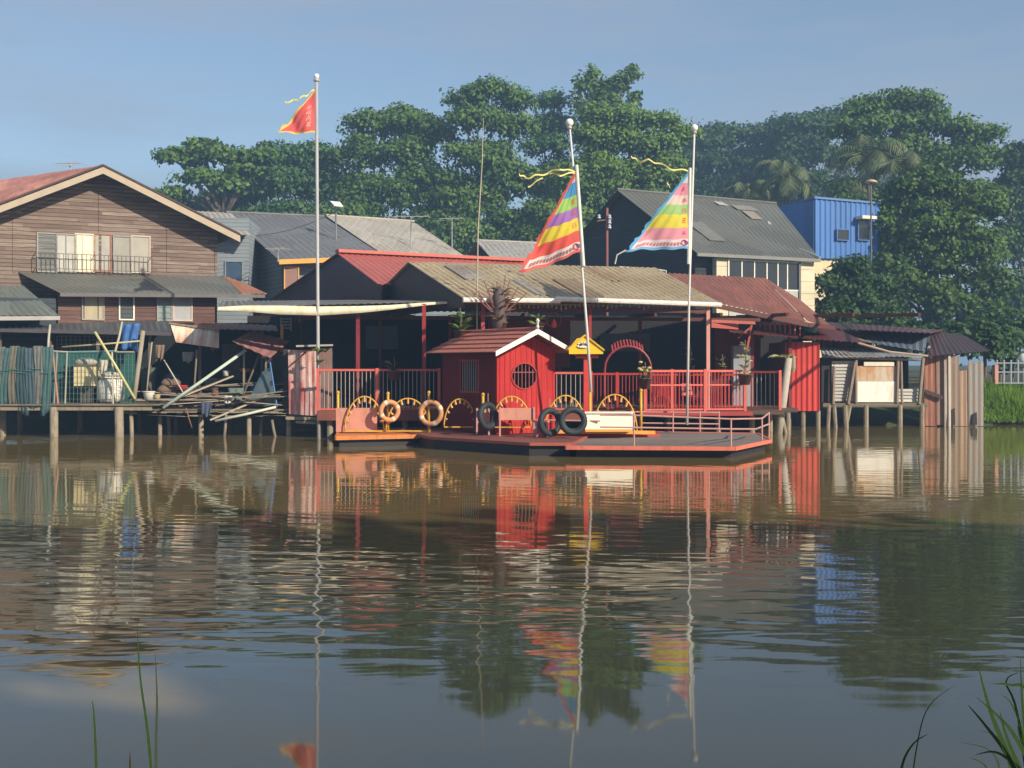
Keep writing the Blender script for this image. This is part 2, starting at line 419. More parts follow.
def Lb(px, py, Y, rx, rz, ry=None):
    k = Y/FP; p = P(px, py, Y); return (tuple(p), (rx*k, (ry or rx*.8)*k, rz*k))
TG = 'trees behind the houses'
def T(label, px, Y, lobes, fill=True, **k):
    kk = dict(group=TG); kk.update(k); kk['dens'] = kk.get('dens', .55)*2.3; kk['per'] = 36; kk['size'] = kk.get('size', .42)*.8; kk['sub'] = kk.get('sub', 5)
    if fill:
        x0 = min(l[0]-l[-2] for l in lobes); x1 = max(l[0]+l[-2] for l in lobes); yb = max(l[1] for l in lobes); m_ = max(1, round((x1-x0)/60))
        lobes = lobes+[(x0+(x1-x0)*(i+.5)/m_, yy, (x1-x0)/m_*.62, 26) for i in range(m_) for yy in ((yb+245)/2, 250)]
    return tree('tree', label, (XY(px, Y), Y, 1.7), [Lb(l[0], l[1], l[2] if len(l) > 4 else Y, l[-2], l[-1]) for l in lobes], **kk)
# wide airy tree beside the big wooden house
T('wide airy tree with sky showing between its layered branches, above the left house', 240, 92,
  [(180, 158, 26, 9), (205, 150, 22, 9), (228, 158, 24, 9), (200, 178, 24, 8), (248, 172, 20, 8), (232, 186, 22, 8), (176, 196, 16, 8), (262, 158, 18, 9)],
  leaf='mid', dens=.4, size=.5, clump=1.1, flat=.35, shell=.3, fork=.75, fill=False)
T('low round tree right behind the right slope of the wooden house', 205, 98,
  [(180, 215, 28, 16), (215, 212, 30, 18), (245, 205, 26, 18)], leaf='dark')
T('broad tree behind the red pennant pole, flat along its top', 292, 96,
  [(280, 158, 28, 16), (312, 160, 32, 16), (262, 186, 30, 20), (300, 192, 36, 26), (335, 190, 30, 26), (290, 222, 40, 24)], leaf='blue')
T('rounded dense tree between the red pennant and the tallest crown', 395, 94,
  [(372, 128, 34, 14), (402, 122, 30, 14), (430, 136, 28, 18), (360, 160, 34, 24), (400, 160, 40, 28), (378, 200, 40, 30), (425, 195, 40, 32), (350, 215, 34, 24)], leaf='mid')
T('tall tree with an umbrella-like top, above the thin bamboo pole', 487, 92,
  [(465, 97, 24, 10), (492, 92, 26, 10), (516, 104, 20, 11), (478, 122, 34, 14), (512, 130, 26, 16), (480, 158, 38, 22), (470, 200, 40, 32), (510, 185, 34, 30), (455, 225, 34, 22)], leaf='mid', dens=.5)
T('narrow grey-green tree between the umbrella-topped tree and the first globe pole', 552, 100,
  [(550, 104, 16, 14), (558, 125, 22, 18), (545, 150, 26, 24), (548, 190, 34, 32), (560, 230, 34, 24)], leaf='blue', size=.38)
T('upright tufted tree poking above all the other crowns', 607, 97,
  [(581, 86, 5, 8), (592, 76, 5, 10), (598, 92, 8, 9), (610, 92, 8, 11), (621, 84, 6, 11), (632, 73, 5, 8), (603, 104, 16, 6), (577, 102, 7, 4), (634, 98, 6, 4), (612, 112, 20, 7)], leaf='mid', dens=1.2, size=.5, clump=.6, shell=.1, flat=1.3, sub=0, fork=.75, trunk=.2)
T('wide tree behind the two striped flags, its right branch dipping low', 625, 90,
  [(598, 118, 26, 12), (630, 120, 30, 12), (662, 124, 24, 9), (682, 134, 12, 6), (605, 145, 38, 22), (645, 148, 34, 18), (600, 185, 44, 34), (650, 180, 40, 28), (570, 215, 40, 32), (640, 215, 40, 26)], leaf='bright', dens=.5)
T('flat dark far tree right of the second globe pole', 735, 125,
  [(700, 145, 36, 12), (740, 138, 40, 12), (775, 135, 34, 12), (710, 168, 44, 22), (760, 165, 44, 24), (740, 195, 50, 22), (690, 190, 40, 22)], leaf='dark', dens=.35, size=.55, clump=1.3)
T('dark far tree sloping up towards the highest crown on the right', 812, 120,
  [(800, 132, 34, 12), (832, 126, 30, 14), (815, 158, 44, 24), (800, 195, 44, 24)], leaf='dark', dens=.35, size=.55, clump=1.3)
T('big domed tree, highest crown on the right side', 900, 88,
  [(862, 112, 24, 14), (890, 104, 26, 13), (918, 104, 24, 13), (850, 130, 24, 16), (885, 132, 36, 22), (925, 128, 32, 20), (955, 132, 24, 12), (985, 138, 18, 12), (915, 158, 40, 22), (960, 165, 36, 24), (870, 160, 34, 24)], leaf='mid', dens=.5)
T('right-hand tree running out of the picture edge, behind the white railings', 1045, 92,
  [(1010, 160, 26, 16), (1040, 175, 40, 30), (1005, 200, 26, 26), (1045, 230, 46, 40), (1010, 255, 30, 34), (1020, 310, 38, 36), (1045, 340, 50, 30)], leaf='dark', dens=.45, fill=False)
T('huge round bushy tree beside the blue building, sunlit on its right flank', 935, 72,
  [(905, 200, 34, 26), (940, 190, 40, 28), (972, 212, 32, 30), (892, 238, 26, 30), (925, 240, 46, 42), (962, 262, 42, 44), (984, 292, 24, 38), (885, 280, 30, 34), (915, 300, 44, 34), (958, 316, 40, 30), (890, 325, 30, 20), (930, 335, 40, 18), (975, 335, 28, 22)],
  leaf='fig', dens=.75, size=.36, clump=.75, trunk=.3, fill=False)
T('dark leafy tree crowding the cream wall below the blue building', 845, 62,
  [(856, 270, 20, 18), (832, 286, 16, 24), (860, 292, 30, 28), (838, 312, 24, 24), (872, 318, 28, 24), (848, 332, 34, 14)],
  leaf='dark', dens=.9, size=.32, clump=.65, trunk=.2, fill=False)
# palms
def palm(label, px, py, Y, s=1.0, n=15, seed=1):
    rr = random.Random(seed); base = Vector((XY(px, Y), Y, 1.6)); top = P(px, py, Y)
    t = thing('palm_tree', label, 'palm tree', base, 'coconut palms in front of the dark trees')
    tb = MB(); tb.tube([base, base.lerp(top, .5)+Vector((.3, 0, 0)), top], [.26, .17, .13], 8); tb.build('trunk', BARK, t, True)
    cb = MB()
    for i in range(n):
        a = 2*math.pi*i/n+rr.uniform(-.2, .2); el = rr.uniform(-.1, 1.3); L = s*rr.uniform(3., 3.8)
        d = Vector((math.cos(a), math.sin(a), 0)); pts = []
        p = top.copy(); e = el
        for k in range(11): pts.append(p.copy()); p = p+(d*math.cos(e)+Vector((0, 0, math.sin(e))))*L/10; e -= .2+.03*k
        cb.tube(pts, .035, 4, r2=.01)
        side = Vector((-d.y, d.x, 0))
        for k in range(1, 21):
            q = k/2.1; i0 = min(9, int(q)); c = pts[i0].lerp(pts[i0+1], q-i0) if i0 < 10 else pts[10]
            ll = .95*s*math.sin(math.pi*min(1, .12+k/22))*rr.uniform(.8, 1.1)+.1
            fw = (pts[min(10, i0+1)]-pts[i0]).normalized()
            for sg in (-1, 1):
                tip = c+side*sg*ll*.75+fw*ll*.45-Vector((0, 0, ll*.45)); wv = fw*.07
                cb.quad(c-wv, c+wv, tip+wv*.3, tip-wv*.3)
    cb.build('crown', LEAF['palm'], t); return t
palm('pale coconut palm above the ridge of the dark-roofed house', 788, 178, 80, 1.0, seed=3)
palm('coconut palm right behind the blue building', 868, 160, 78, 1.15, seed=5)
palm('small coconut palm half hidden left of the tallest dome-shaped tree', 748, 192, 84, .8, seed=8)
palm('coconut palm with hanging fronds next to the huge round tree', 900, 172, 74, 1.0, seed=9)
# trees of the photographer's own bank, behind the camera: they shade the near half of the river
for i, (x, y, h, r) in enumerate([(15, -9, 18, 6.5), (24, -8, 18.6, 7), (33, -8.5, 17.4, 7), (42, -9, 15.2, 7), (52, -9, 14.5, 7), (63, -10, 16, 7), (75, -10, 17, 7), (5, -12, 17, 6)]):
    tree('tree', 'shade tree number %s along the near bank, behind the photographer' % ['one', 'two', 'three', 'four', 'five', 'six', 'seven', 'eight'][i], (x, y, 1.1),
         [((x, y, h-r*.55), (r, r*.7, r*.55)), ((x+2, y-1, h*.5), (r*.9, r*.7, h*.22)), ((x-2, y+1, h*.3), (r*.9, r*.6, h*.2))],
         leaf='dark', dens=.45, size=1.1, clump=1.6, per=16, trunk=.4, group='shade trees on the near bank', limbs=False)

# ================================================================== BIG WOODEN HOUSE (left)
def window(F, parent, rc, mullions, frame_mat, pane_mat, o=.0, fr=.05, bars=0, depth=.06):
    u0, u1, z0, z1 = F.rect(*rc)
    f = MB()
    for a, b_, c_, d_ in ((u0-fr, u1+fr, z1, z1+fr), (u0-fr, u1+fr, z0-fr, z0), (u0-fr, u0, z0, z1), (u1, u1+fr, z0, z1)):
        F.box(f, a, b_, c_, d_, o, o+depth)
    for m in mullions:
        u = u0+(u1-u0)*m; F.box(f, u-fr*.45, u+fr*.45, z0, z1, o, o+depth*.8)
    fo = f.build('window', frame_mat, parent)
    p = MB(); F.box(p, u0, u1, z0, z1, o-.01, o+.02)
    for k in range(bars):
        z = z0+(z1-z0)*(k+.5)/bars; p.prism([F.pt(u0, z-.04, o+.02), F.pt(u1, z-.04, o+.02), F.pt(u1, z+.03, o+.02), F.pt(u0, z+.03, o+.02)], F.n*.025)
    p.build('pane', pane_mat, fo); return fo
house_planks = m_planks((.20, .14, .115), (.37, .30, .25), (.115, .085, .075), .15, gap=.13)
HF = Frame(XY(103, 46), 46, 27)
house = thing('wooden_house', 'large weathered plank house on the left with a wide gable and rusty red roof', 'house', HF.pt(0, .9))
wl = MB(); gp = [HF.at(-95, 330), HF.at(217, 330), HF.at(217, 228), HF.at(103, 174), HF.at(-95, 246)]
low = .6
gp[0].z = low; gp[1].z = low
wl.prism(gp, -HF.n*.2)
# right side wall running back
e = gp[2]; ax = -HF.n
wl.prism([gp[1]+ax*.2, Vector((gp[1].x, gp[1].y, 0))+Vector((0, 0, low))+ax*9, e+ax*9, e+ax*.2], HF.d*-.2)
wl.build('wall', house_planks, house)
RF = HF.shift(.95)
rid = RF.at(103, 166); er = RF.at(240, 235); el_ = RF.at(-110, 246)
ridb = P(-20, 183, 53.5); erb = er+ax*11; elb = el_+Vector((-7.5, 7, .9))
rr_ = MB(); rr_.sheet(rid, rid+(ridb-rid)*1.4, erb, er, .3, .02); rr_.build('roof', m_sheet((.2, .19, .19), (.12, .07, .05), .3), house)
rl_ = MB(); rl_.sheet(rid+Vector((0, 0, .02)), ridb, elb, el_+Vector((0, 0, .02)), .3, .02)
o = rl_.build('roof', m_sheet((.52, .24, .19), (.28, .11, .08), .6, panel=.8), house); o['label'] = 'rust-red left slope of the roof'
fa = MB()
for a, b_ in ((rid, er), (rid, el_)):
    fa.prism([a+Vector((0, 0, -.04)), b_+Vector((0, 0, -.04)), b_+Vector((0, 0, -.29)), a+Vector((0, 0, -.29))], HF.n*.05)
fb = MB()
for a, b_ in ((rid, er), (rid, el_)): fb.bar(a+Vector((0, -.03, .03)), b_+Vector((0, -.03, .03)), .12, .07)
fb.build('roof_edge', m_plain((.07, .045, .04), .8), house)
fa.build('bargeboard', m_plain((.40, .33, .25), .7, .2, 3), house)
# soffit beams under the eaves
sb = MB()
for q in (.15, .4, .65, .9):
    for e_ in (er, el_):
        p = rid.lerp(e_, q); sb = MB(); sb.bar(p+Vector((0, 0, -.14)), p+ax*1.0+Vector((0, 0, -.14)), .1, .14); sb.build('purlin', m_plain((.08, .06, .05), .8), house)
wf = m_plain((.30, .29, .27), .7, .2, 4)
w_pale = m_planks((.5, .47, .38), (.66, .6, .45), (.36, .36, .32), .12); w_grey = m_planks((.2, .21, .2), (.28, .28, .26), (.15, .16, .16), .1)
window(HF, house, (38, 234, 56, 271), (), wf, w_grey, o=.005, bars=7)
window(HF, house, (57, 235, 75, 271), (.5,), wf, m_plain((.42, .42, .38), .4, .4, 2), o=.005)
window(HF, house, (76, 235, 93, 271), (.4,), m_plain((.62, .55, .42), .6), m_plain((.74, .68, .5), .5, .3, 2.4), o=.005)
window(HF, house, (95, 235, 110, 271), (), m_plain((.3, .12, .08), .6), m_plain((.34, .33, .29), .5, .3, 2), o=.005)
window(HF, house, (114, 237, 130, 272), (), wf, m_plain((.27, .26, .23), .5, .3, 2), o=.005)
window(HF, house, (132, 237, 149, 272), (), m_plain((.5, .42, .35), .6), m_plain((.33, .31, .27), .5, .2, 2), o=.005)
gr = MB(); GF = HF.shift(.35)
u0, u1, z0, z1 = GF.rect(36, 255, 152, 270)
for k in range(27):
    u = u0+(u1-u0)*k/26; gr.bar(GF.pt(u, z0), GF.pt(u, z1), .018)
for z in (z0, z1): gr.bar(GF.pt(u0, z), GF.pt(u1, z), .025)
for u in (u0, (u0+u1)/2, u1): gr.bar(GF.pt(u, z1), GF.pt(u, z1, -.35), .02); gr.bar(GF.pt(u, z0), GF.pt(u, z0, -.35), .02)
gr.build('balcony_grille', m_plain((.12, .10, .09), .6), house)
# vertical cover strips of the gable
cs = MB()
for px in (14, 100, 168, 216):
    u = HF.pix(px, 300)[0]; zt = {14: 208, 100: 180, 168: 214, 216: 236}[px]
    cs = MB(); HF.box(cs, u-.05, u+.05, HF.pix(px, 272)[1], HF.pix(px, zt)[1], 0, .03); cs.build('cover_strip', house_planks, house)
# lean-to roof between the floors
LF = HF.shift(2.1)
a1, a2 = HF.at(18, 272, .01), HF.at(222, 276, .01); b1, b2 = LF.at(60, 293), LF.at(242, 294)
lr = MB(); lr.sheet(a1, a2, b2, b1, .25, .018); lr.build('porch_roof', m_sheet((.14, .155, .145), (.2, .10, .06), .38, panel=1.4), house)
lr = MB(); lr.sheet(a2+Vector((0, 0, .03)), a2+HF.d*.9+Vector((0, 0, -.25)), b2+HF.d*1.0+Vector((0, 0, .04)), b2+Vector((0, 0, .03)), .25, .02)
o = lr.build('porch_roof', m_sheet((.38, .17, .09), (.3, .11, .05), .6), house); o['label'] = 'rust-orange end sheet of the lean-to roof'
lr = MB(); lr.bar(b1+Vector((0, 0, -.06)), b2+HF.d*.9+Vector((0, 0, -.06)), .06, .13); lr.build('eave_board', m_plain((.13, .12, .12), .7), house)
# lower storey front, under the lean-to
BF = HF.shift(1.5)
lb = MB(); u0, u1, z0, z1 = BF.rect(58, 296, 215, 332); BF.box(lb, u0, u1, .6, z1+.15, -.12, 0); lb.build('lower_wall', m_planks((.15, .085, .07), (.2, .12, .1), (.1, .06, .05), .15), house)
window(BF, house, (83, 296, 103, 319), (), wf, m_planks((.45, .40, .28), (.52, .45, .32), (.34, .3, .22), .5, vert=True), o=.004)
window(BF, house, (120, 297, 133, 319), (), white_paint, m_plain((.05, .06, .06), .4), o=.004, bars=5)
window(BF, house, (158, 298, 171, 320), (), wf, m_plain((.2, .25, .25), .4), o=.004, bars=4)
window(BF, house, (174, 298, 191, 320), (), m_plain((.55, .42, .36), .6), m_plain((.33, .34, .35), .5), o=.004)
# side wing far left
swr = MB(); S1 = HF.shift(3.2)
swr.sheet(HF.at(-70, 290, .3), HF.at(22, 286, .3), S1.at(58, 315), S1.at(-80, 316), .25, .015)
swr.build('porch_roof', m_sheet((.15, .18, .17), (.12, .1, .08), .3), house)
swb = MB(); swb.bar(S1.at(-80, 319), S1.at(60, 318), .06, .14); swb.build('eave_board', m_plain((.35, .34, .33), .6), house)
swb = MB(); swb.prism([S1.at(-80, 320), S1.at(58, 318), S1.at(58, 318)-Vector((0, 0, 3.2)), S1.at(-80, 320)-Vector((0, 0, 3.2))], -S1.n*.1)
S2 = HF.shift(1.8); 
swb = MB(); S2.box(swb, S2.pix(-60, 300)[0], S2.pix(56, 300)[0], .6, Z(300, 44.5), -.1, 0); swb.build('lower_wall', m_planks((.06, .075, .09), (.08, .09, .1), (.04, .05, .06), .2), house)

# ================================================================== GREY HOUSES BEHIND
def gable_house(name, label, RL, RRt, EL_, ER, roofmat, wallmat, back=1., zb=1.2, over=.5, fascia=None):
    """ridge left/right, front eave left/right; the back slope mirrors the front."""
    RL, RRt, EL_, ER = map(Vector, (RL, RRt, EL_, ER))
    t = thing(name, label, 'house', Vector((EL_.x, EL_.y, zb)))
    s = MB(); s.sheet(RL, RRt, ER, EL_, .35, .02); s.build('roof', roofmat, t)
    BL = RL+(RL-EL_)*back; BR = RRt+(RRt-ER)*back; BL.z = EL_.z; BR.z = ER.z
    s = MB(); s.sheet(RRt, RL, BL, BR, .35, .02); s.build('roof', roofmat, t)
    ax = (RRt-RL).normalized(); i = ax*over; dn = Vector((0, 0, -.1))
    def g(e, r, b, sgn):
        e2, b2 = e.lerp(r, .12)+dn+i*sgn, b.lerp(r, .12)+dn+i*sgn; r2 = r+dn*1.5+i*sgn
        wq = MB(); wq.prism([Vector((e2.x, e2.y, zb)), e2, r2, b2, Vector((b2.x, b2.y, zb))], ax*.15*sgn); return wq
    g(EL_, RL, BL, 1).build('gable_wall', wallmat, t); g(ER, RRt, BR, -1).build('gable_wall', wallmat, t)
    fw = MB(); a, b_ = EL_.lerp(RL, .12)+i, ER.lerp(RRt, .12)-i
    fw.prism([Vector((a.x, a.y, zb)), Vector((b_.x, b_.y, zb)), b_+dn*2, a+dn*2], Vector((ax.y, -ax.x, 0))*-.12); fw.build('wall', wallmat, t)
    if fascia:
        q = MB(); q.bar(EL_+dn*.9, ER+dn*.9, .05, .22); q.build('eave_board', fascia, t)
    q = MB(); q.tube([RL+Vector((0, 0, .03)), RRt+Vector((0, 0, .03))], .09, 6); q.build('ridge_cap', roofmat, t)
    return t
slate = m_sheet((.15, .155, .16), (.11, .10, .09), .3, corr=.33)
pale_tin = m_sheet((.42, .39, .33), (.3, .25, .2), .35, corr=.33)
blue_board = m_planks((.19, .23, .27), (.24, .28, .31), (.15, .19, .22), .2)
gh = gable_house('grey_house', 'grey boarded house with a dark slate-coloured roof and orange trim, behind the pennant pole', P(226, 213, 62), P(324, 217, 65), P(279, 260, 55), P(384, 256, 58), slate, blue_board, fascia=m_plain((.62, .3, .05), .6))
GW = Frame(P(279, 260, 55).x, 55.7, 27)
window(GW, gh, (284, 268, 297, 294), (), m_plain((.6, .3, .05), .6), m_plain((.2, .1, .08), .5), o=.12)
gable_house('grey_house', 'house with a pale sandy tin roof and an aerial, right of the slate roof', P(326, 216, 66), P(414, 222, 69), P(384, 255, 60), P(469, 259, 63), pale_tin, blue_board)
gh3 = gable_house('grey_house', 'small house with a pale grey roof peeping over the red ridge', P(476, 241, 70), P(590, 246, 74), P(500, 268, 65), P(615, 268, 69), m_sheet((.36, .35, .33), (.2, .17, .15), .3, corr=.33), dark_wall)
# blue-grey annexe next to the wooden house
an = thing('annexe', 'pale grey boarded annexe between the wooden house and the slate-roofed house', 'building', P(234, 330, 55))
q = MB(); AF = Frame(XY(218, 56), 56, 4); u0, u1, z0, z1 = AF.rect(212, 218, 249, 330); AF.box(q, u0, u1, .9, z1, -4, 0); q.build('wall', m_planks((.24, .29, .33), (.29, .34, .37), (.2, .24, .27), .18), an)
window(AF, an, (226, 262, 242, 288), (), m_plain((.22, .26, .3), .6), m_plain((.05, .09, .14), .3), o=.005)
q = MB(); q.sheet(P(196, 211, 62), P(232, 213, 62), P(252, 235, 55), P(205, 232, 55), .3, .02); q.build('roof', pale_tin, an)

# ================================================================== DARK-ROOFED HOUSE + BLUE BUILDING
dh = gable_house('house', 'large house with dark grey roof and a shaded gable, behind the striped flags', P(617, 190, 63), P(776, 204, 67.5), P(697, 253, 58), P(820, 259, 61), m_sheet((.12, .125, .11), (.2, .17, .13), .12), m_planks((.035, .04, .05), (.05, .055, .06), (.03, .035, .04), .2))  # shade of the left-facing gable is put into its near-black boards
DF = Frame(P(715, 300, 59).x, 58.7, 25)
q = MB(); u0, u1, z0, z1 = DF.rect(716, 262, 814, 330); DF.box(q, u0, u1, 1.2, z1+.1, -.3, .05); o = q.build('wall', m_planks((.70, .64, .46), (.76, .70, .52), (.55, .50, .38), .6, gap=.03), dh); o['label'] = 'cream yellow front wall'
window(DF, dh, (728, 262, 797, 289), (.18, .36, .54, .7, .84), white_paint, m_glass(), o=.06, fr=.07)
q = MB(); u0, u1, z0, z1 = DF.rect(728, 290, 797, 325); DF.box(q, u0, u1, z0, z1, .05, .1); q.build('panel', m_plain((.42, .42, .38), .7), dh)
q = MB(); DF.box(q, DF.pix(797, 0)[0], DF.pix(799, 0)[0], 1.2, DF.pix(798, 262)[1], .05, .16); q.build('downpipe', m_plain((.12, .12, .12), .6), dh)
q = MB(); q.bar(P(697, 254.5, 57.9), P(820, 260.5, 60.9), .12, .16); q.build('gutter', m_plain((.2, .2, .19), .6), dh)
q = MB(); q.bar(P(736, 222, 64.6), P(820, 258, 60.9), .1, .1); q.bar(P(760, 215, 66), P(770, 224, 64), .2, .05); q.build('roof_trim', m_plain((.4, .42, .42), .6), dh)
# small upper roof of the same house: pale patch and worn sheets
q = MB(); q.sheet(P(702, 196, 69), P(776, 204, 70.5), P(774, 232, 66.5), P(716, 215, 66), .3, .02); o = q.build('roof', m_sheet((.27, .27, .25), (.2, .16, .12), .5), dh); o['label'] = 'paler upper roof at the back'
def patch(parent, a, b_, c_, d_, lift, mat):
    q = MB(); up = Vector((0, -.3, 1)).normalized()*lift; q.prism([a+up, b_+up, c_+up, d_+up], up.normalized()*.02); return q.build('roof_patch', mat, parent)
def on(TL, TR, BR, BL, u, v): return (TL*(1-u)+TR*u)*(1-v)+(BL*(1-u)+BR*u)*v
DQ = (P(617, 190, 63), P(776, 204, 67.5), P(820, 259, 61), P(697, 253, 58))
for (u0, u1, v0, v1, c_) in [(.56, .62, .08, .14, (.34, .34, .32)), (.66, .8, .12, .2, (.2, .19, .17)), (.7, .78, .22, .36, (.24, .22, .18)), (.2, .32, .5, .8, (.15, .15, .14))]:
    patch(dh, on(*DQ, u0, v0), on(*DQ, u1, v0), on(*DQ, u1+.02, v1), on(*DQ, u0+.02, v1), .05, m_plain(c_, .7, .3, 3))
bb = thing('blue_building', 'bright blue ribbed-metal building with a small dark window', 'building', P(830, 300, 72))
BFr = Frame(XY(815, 70), 70, 22); bu0, bu1, bz0, bz1 = BFr.rect(815, 200, 880, 258)
zt = BFr.pix(815, 199)[1]; zbm = BFr.pix(840, 259)[1]
blue = m_sheet((.05, .17, .48), (.05, .15, .42), .2, panel=1.1)
blue2 = m_sheet((.05, .17, .48), (.05, .15, .42), .2, panel=1.1)
q = MB(); q.sheet(BFr.pt(0, zt), BFr.pt(bu1, zt-.1), BFr.pt(bu1, zbm), BFr.pt(0, zbm), .36, .03, trap=True, per=8)
q.prism([BFr.pt(0, zbm, -.1), BFr.pt(bu1, zbm, -.1), BFr.pt(bu1, zt-.15, -.1), BFr.pt(0, zt-.05, -.1)], -BFr.n*7)
q.build('wall', blue, bb)
q = MB(); lft = P(774, 208, 76); q.sheet(Vector((lft.x, lft.y, zt)), BFr.pt(0, zt, -.05), BFr.pt(0, zbm-.8, -.05), Vector((lft.x, lft.y, zbm-.8)), .42, .05, trap=True, per=8); q.build('side_wall', blue2, bb)
q = MB(); q.prism([BFr.pt(.1, zbm-.02, -.2), BFr.pt(bu1, zbm-.02, -.2), BFr.pt(bu1, 1.3, -.2), BFr.pt(.1, 1.3, -.2)], -BFr.n*6); q.build('base_wall', m_plain((.62, .54, .34), .8), bb)
window(BFr, bb, (836, 230, 847, 240), (), m_plain((.05, .14, .4), .5), m_glass(), o=.1)
window(BFr, bb, (857, 221, 868, 240), (), m_plain((.05, .14, .4), .5), m_glass(), o=.1)
q = MB(); u0, u1, z0, z1 = BFr.rect(855, 217, 869, 220); BFr.box(q, u0, u1, z0, z1, .05, .7); q.build('awning', m_plain((.75, .68, .5), .6), bb)
q = MB(); q.prism([BFr.pt(-.1, zt+.02, .1), BFr.pt(bu1, zt-.08, .1), BFr.pt(bu1, zt-.08, -7), Vector((lft.x-.2, lft.y, zt+.02))], (0, 0, .12)); q.build('roof', m_plain((.07, .17, .4), .5), bb)

# ================================================================== RESTAURANT (stilt pavilion)
rest = thing('river_pavilion', 'open riverside pavilion with corrugated roofs, red posts and a dark interior', 'building', P(560, 410, 41))
main_tin = m_sheet((.50, .42, .27), (.32, .22, .11), .6, panel=.95, rough=.55)
A_RL, A_RR, A_EL, A_ER = P(408, 262, 42), P(655, 268, 44.5), P(463, 298, 38), P(719, 303, 40.6)
q = MB(); q.sheet(A_RL, A_RR, A_ER, A_EL, .23, .028, per=6); q.build('roof', main_tin, rest)
A_BL = Vector((-5.85, 46, 4.45)); A_BR = A_RR+(A_RR-A_ER); A_BR.z = 4.5
q = MB(); q.sheet(A_RR, A_RL, A_BL, A_BR, .25, .02); q.build('roof', main_tin, rest)
gdark = m_sheet((.035, .032, .035), (.03, .025, .025), .4)  # near-black: shade of the gable turned from the sun, put into colour
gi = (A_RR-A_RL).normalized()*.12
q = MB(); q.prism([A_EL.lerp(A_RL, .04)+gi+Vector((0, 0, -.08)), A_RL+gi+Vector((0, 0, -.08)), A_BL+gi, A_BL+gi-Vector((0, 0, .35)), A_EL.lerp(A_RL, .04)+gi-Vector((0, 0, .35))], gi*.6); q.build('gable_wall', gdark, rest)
AQ = (A_RL, A_RR, A_ER, A_EL)
for (u0, u1, v0, v1, c_) in [(.12, .2, .1, .5, (.40, .38, .33)), (.47, .55, .45, .95, (.30, .22, .14)), (.7, .76, .05, .45, (.42, .30, .17)), (.3, .35, .5, .9, (.33, .32, .28))]:
    q = MB(); up = Vector((0, 0, .035)); q.sheet(on(*AQ, u0, v0)+up, on(*AQ, u1, v0)+up, on(*AQ, u1, v1)+up, on(*AQ, u0, v1)+up, .23, .028, per=6); q.build('roof_patch', m_sheet(c_, (.25, .15, .08), .5), rest)
# white gutter
q = MB(); g1, g2, g3 = P(463, 300, 37.9), P(560, 301, 38.9), P(721, 305, 40.6)
q.tube([g1, g2], .085, 8); q.tube([P(556, 299, 38.85), P(640, 302, 39.7), g3], .085, 8); q.build('gutter', white_paint, rest)
# second, red ridged roof behind
B_RL, B_RR = P(337, 253, 46.5), P(524, 262, 50.5)
B_EL = P(378, 284, 43.2); B_ER = B_RR+(B_EL-B_RL); B_BL = P(258, 307, 52.5)
red_tin = m_sheet((.46, .12, .10), (.3, .09, .07), .45, panel=1.0)
q = MB(); q.sheet(B_RL, B_RR, B_ER, B_EL, .25, .022); o = q.build('roof', red_tin, rest); o['label'] = 'bright red roof behind the main one'
q = MB(); q.sheet(B_RR, B_RL, B_BL, B_BL+(B_RR-B_RL), .25, .02); q.build('roof', red_tin, rest)
gi2 = (B_RR-B_RL).normalized()*.1
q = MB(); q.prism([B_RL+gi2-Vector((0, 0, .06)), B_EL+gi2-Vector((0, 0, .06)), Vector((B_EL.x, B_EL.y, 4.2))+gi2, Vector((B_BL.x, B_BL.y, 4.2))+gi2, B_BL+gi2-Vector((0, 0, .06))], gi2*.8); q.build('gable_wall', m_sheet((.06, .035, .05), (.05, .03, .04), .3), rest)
q = MB(); q.bar(B_RL+Vector((0, 0, .08)), B_RR+Vector((0, 0, .08)), .4, .12); q.build('ridge_cap', m_plain((.5, .11, .08), .5), rest)
# right rusty roof
C_TL, C_TR, C_BR, C_BL = P(648, 272, 45.5), P(765, 278, 47.5), P(808, 322, 42.5), P(690, 297, 41.2)
rusty = m_sheet((.36, .125, .075), (.18, .07, .045), .7, panel=1.5)
q = MB(); q.sheet(C_TL, C_TR, C_BR, C_BL, .22, .02); o = q.build('roof', rusty, rest); o['label'] = 'rust-brown roof at the right end'
q = MB(); q.sheet(P(765, 278, 47.5), P(800, 300, 49), P(832, 327, 44), P(808, 321, 42.6), .25, .02); q.build('roof', rusty, rest)
q = MB(); q.bar(C_BL-Vector((0, 0, .12)), C_BR-Vector((0, 0, .1)), .08, .16); q.bar(C_BR-Vector((0, 0, .1)), P(834, 328, 44), .08, .16); q.build('eave_board', m_plain((.10, .035, .03), .7), rest)
# lower awning roof on the right
q = MB(); q.sheet(P(716, 316, 44), P(842, 330, 46), P(868, 343, 44.2), P(730, 332, 41.5), .25, .02); q.build('awning_roof', m_sheet((.12, .03, .028), (.1, .035, .03), .5), rest)
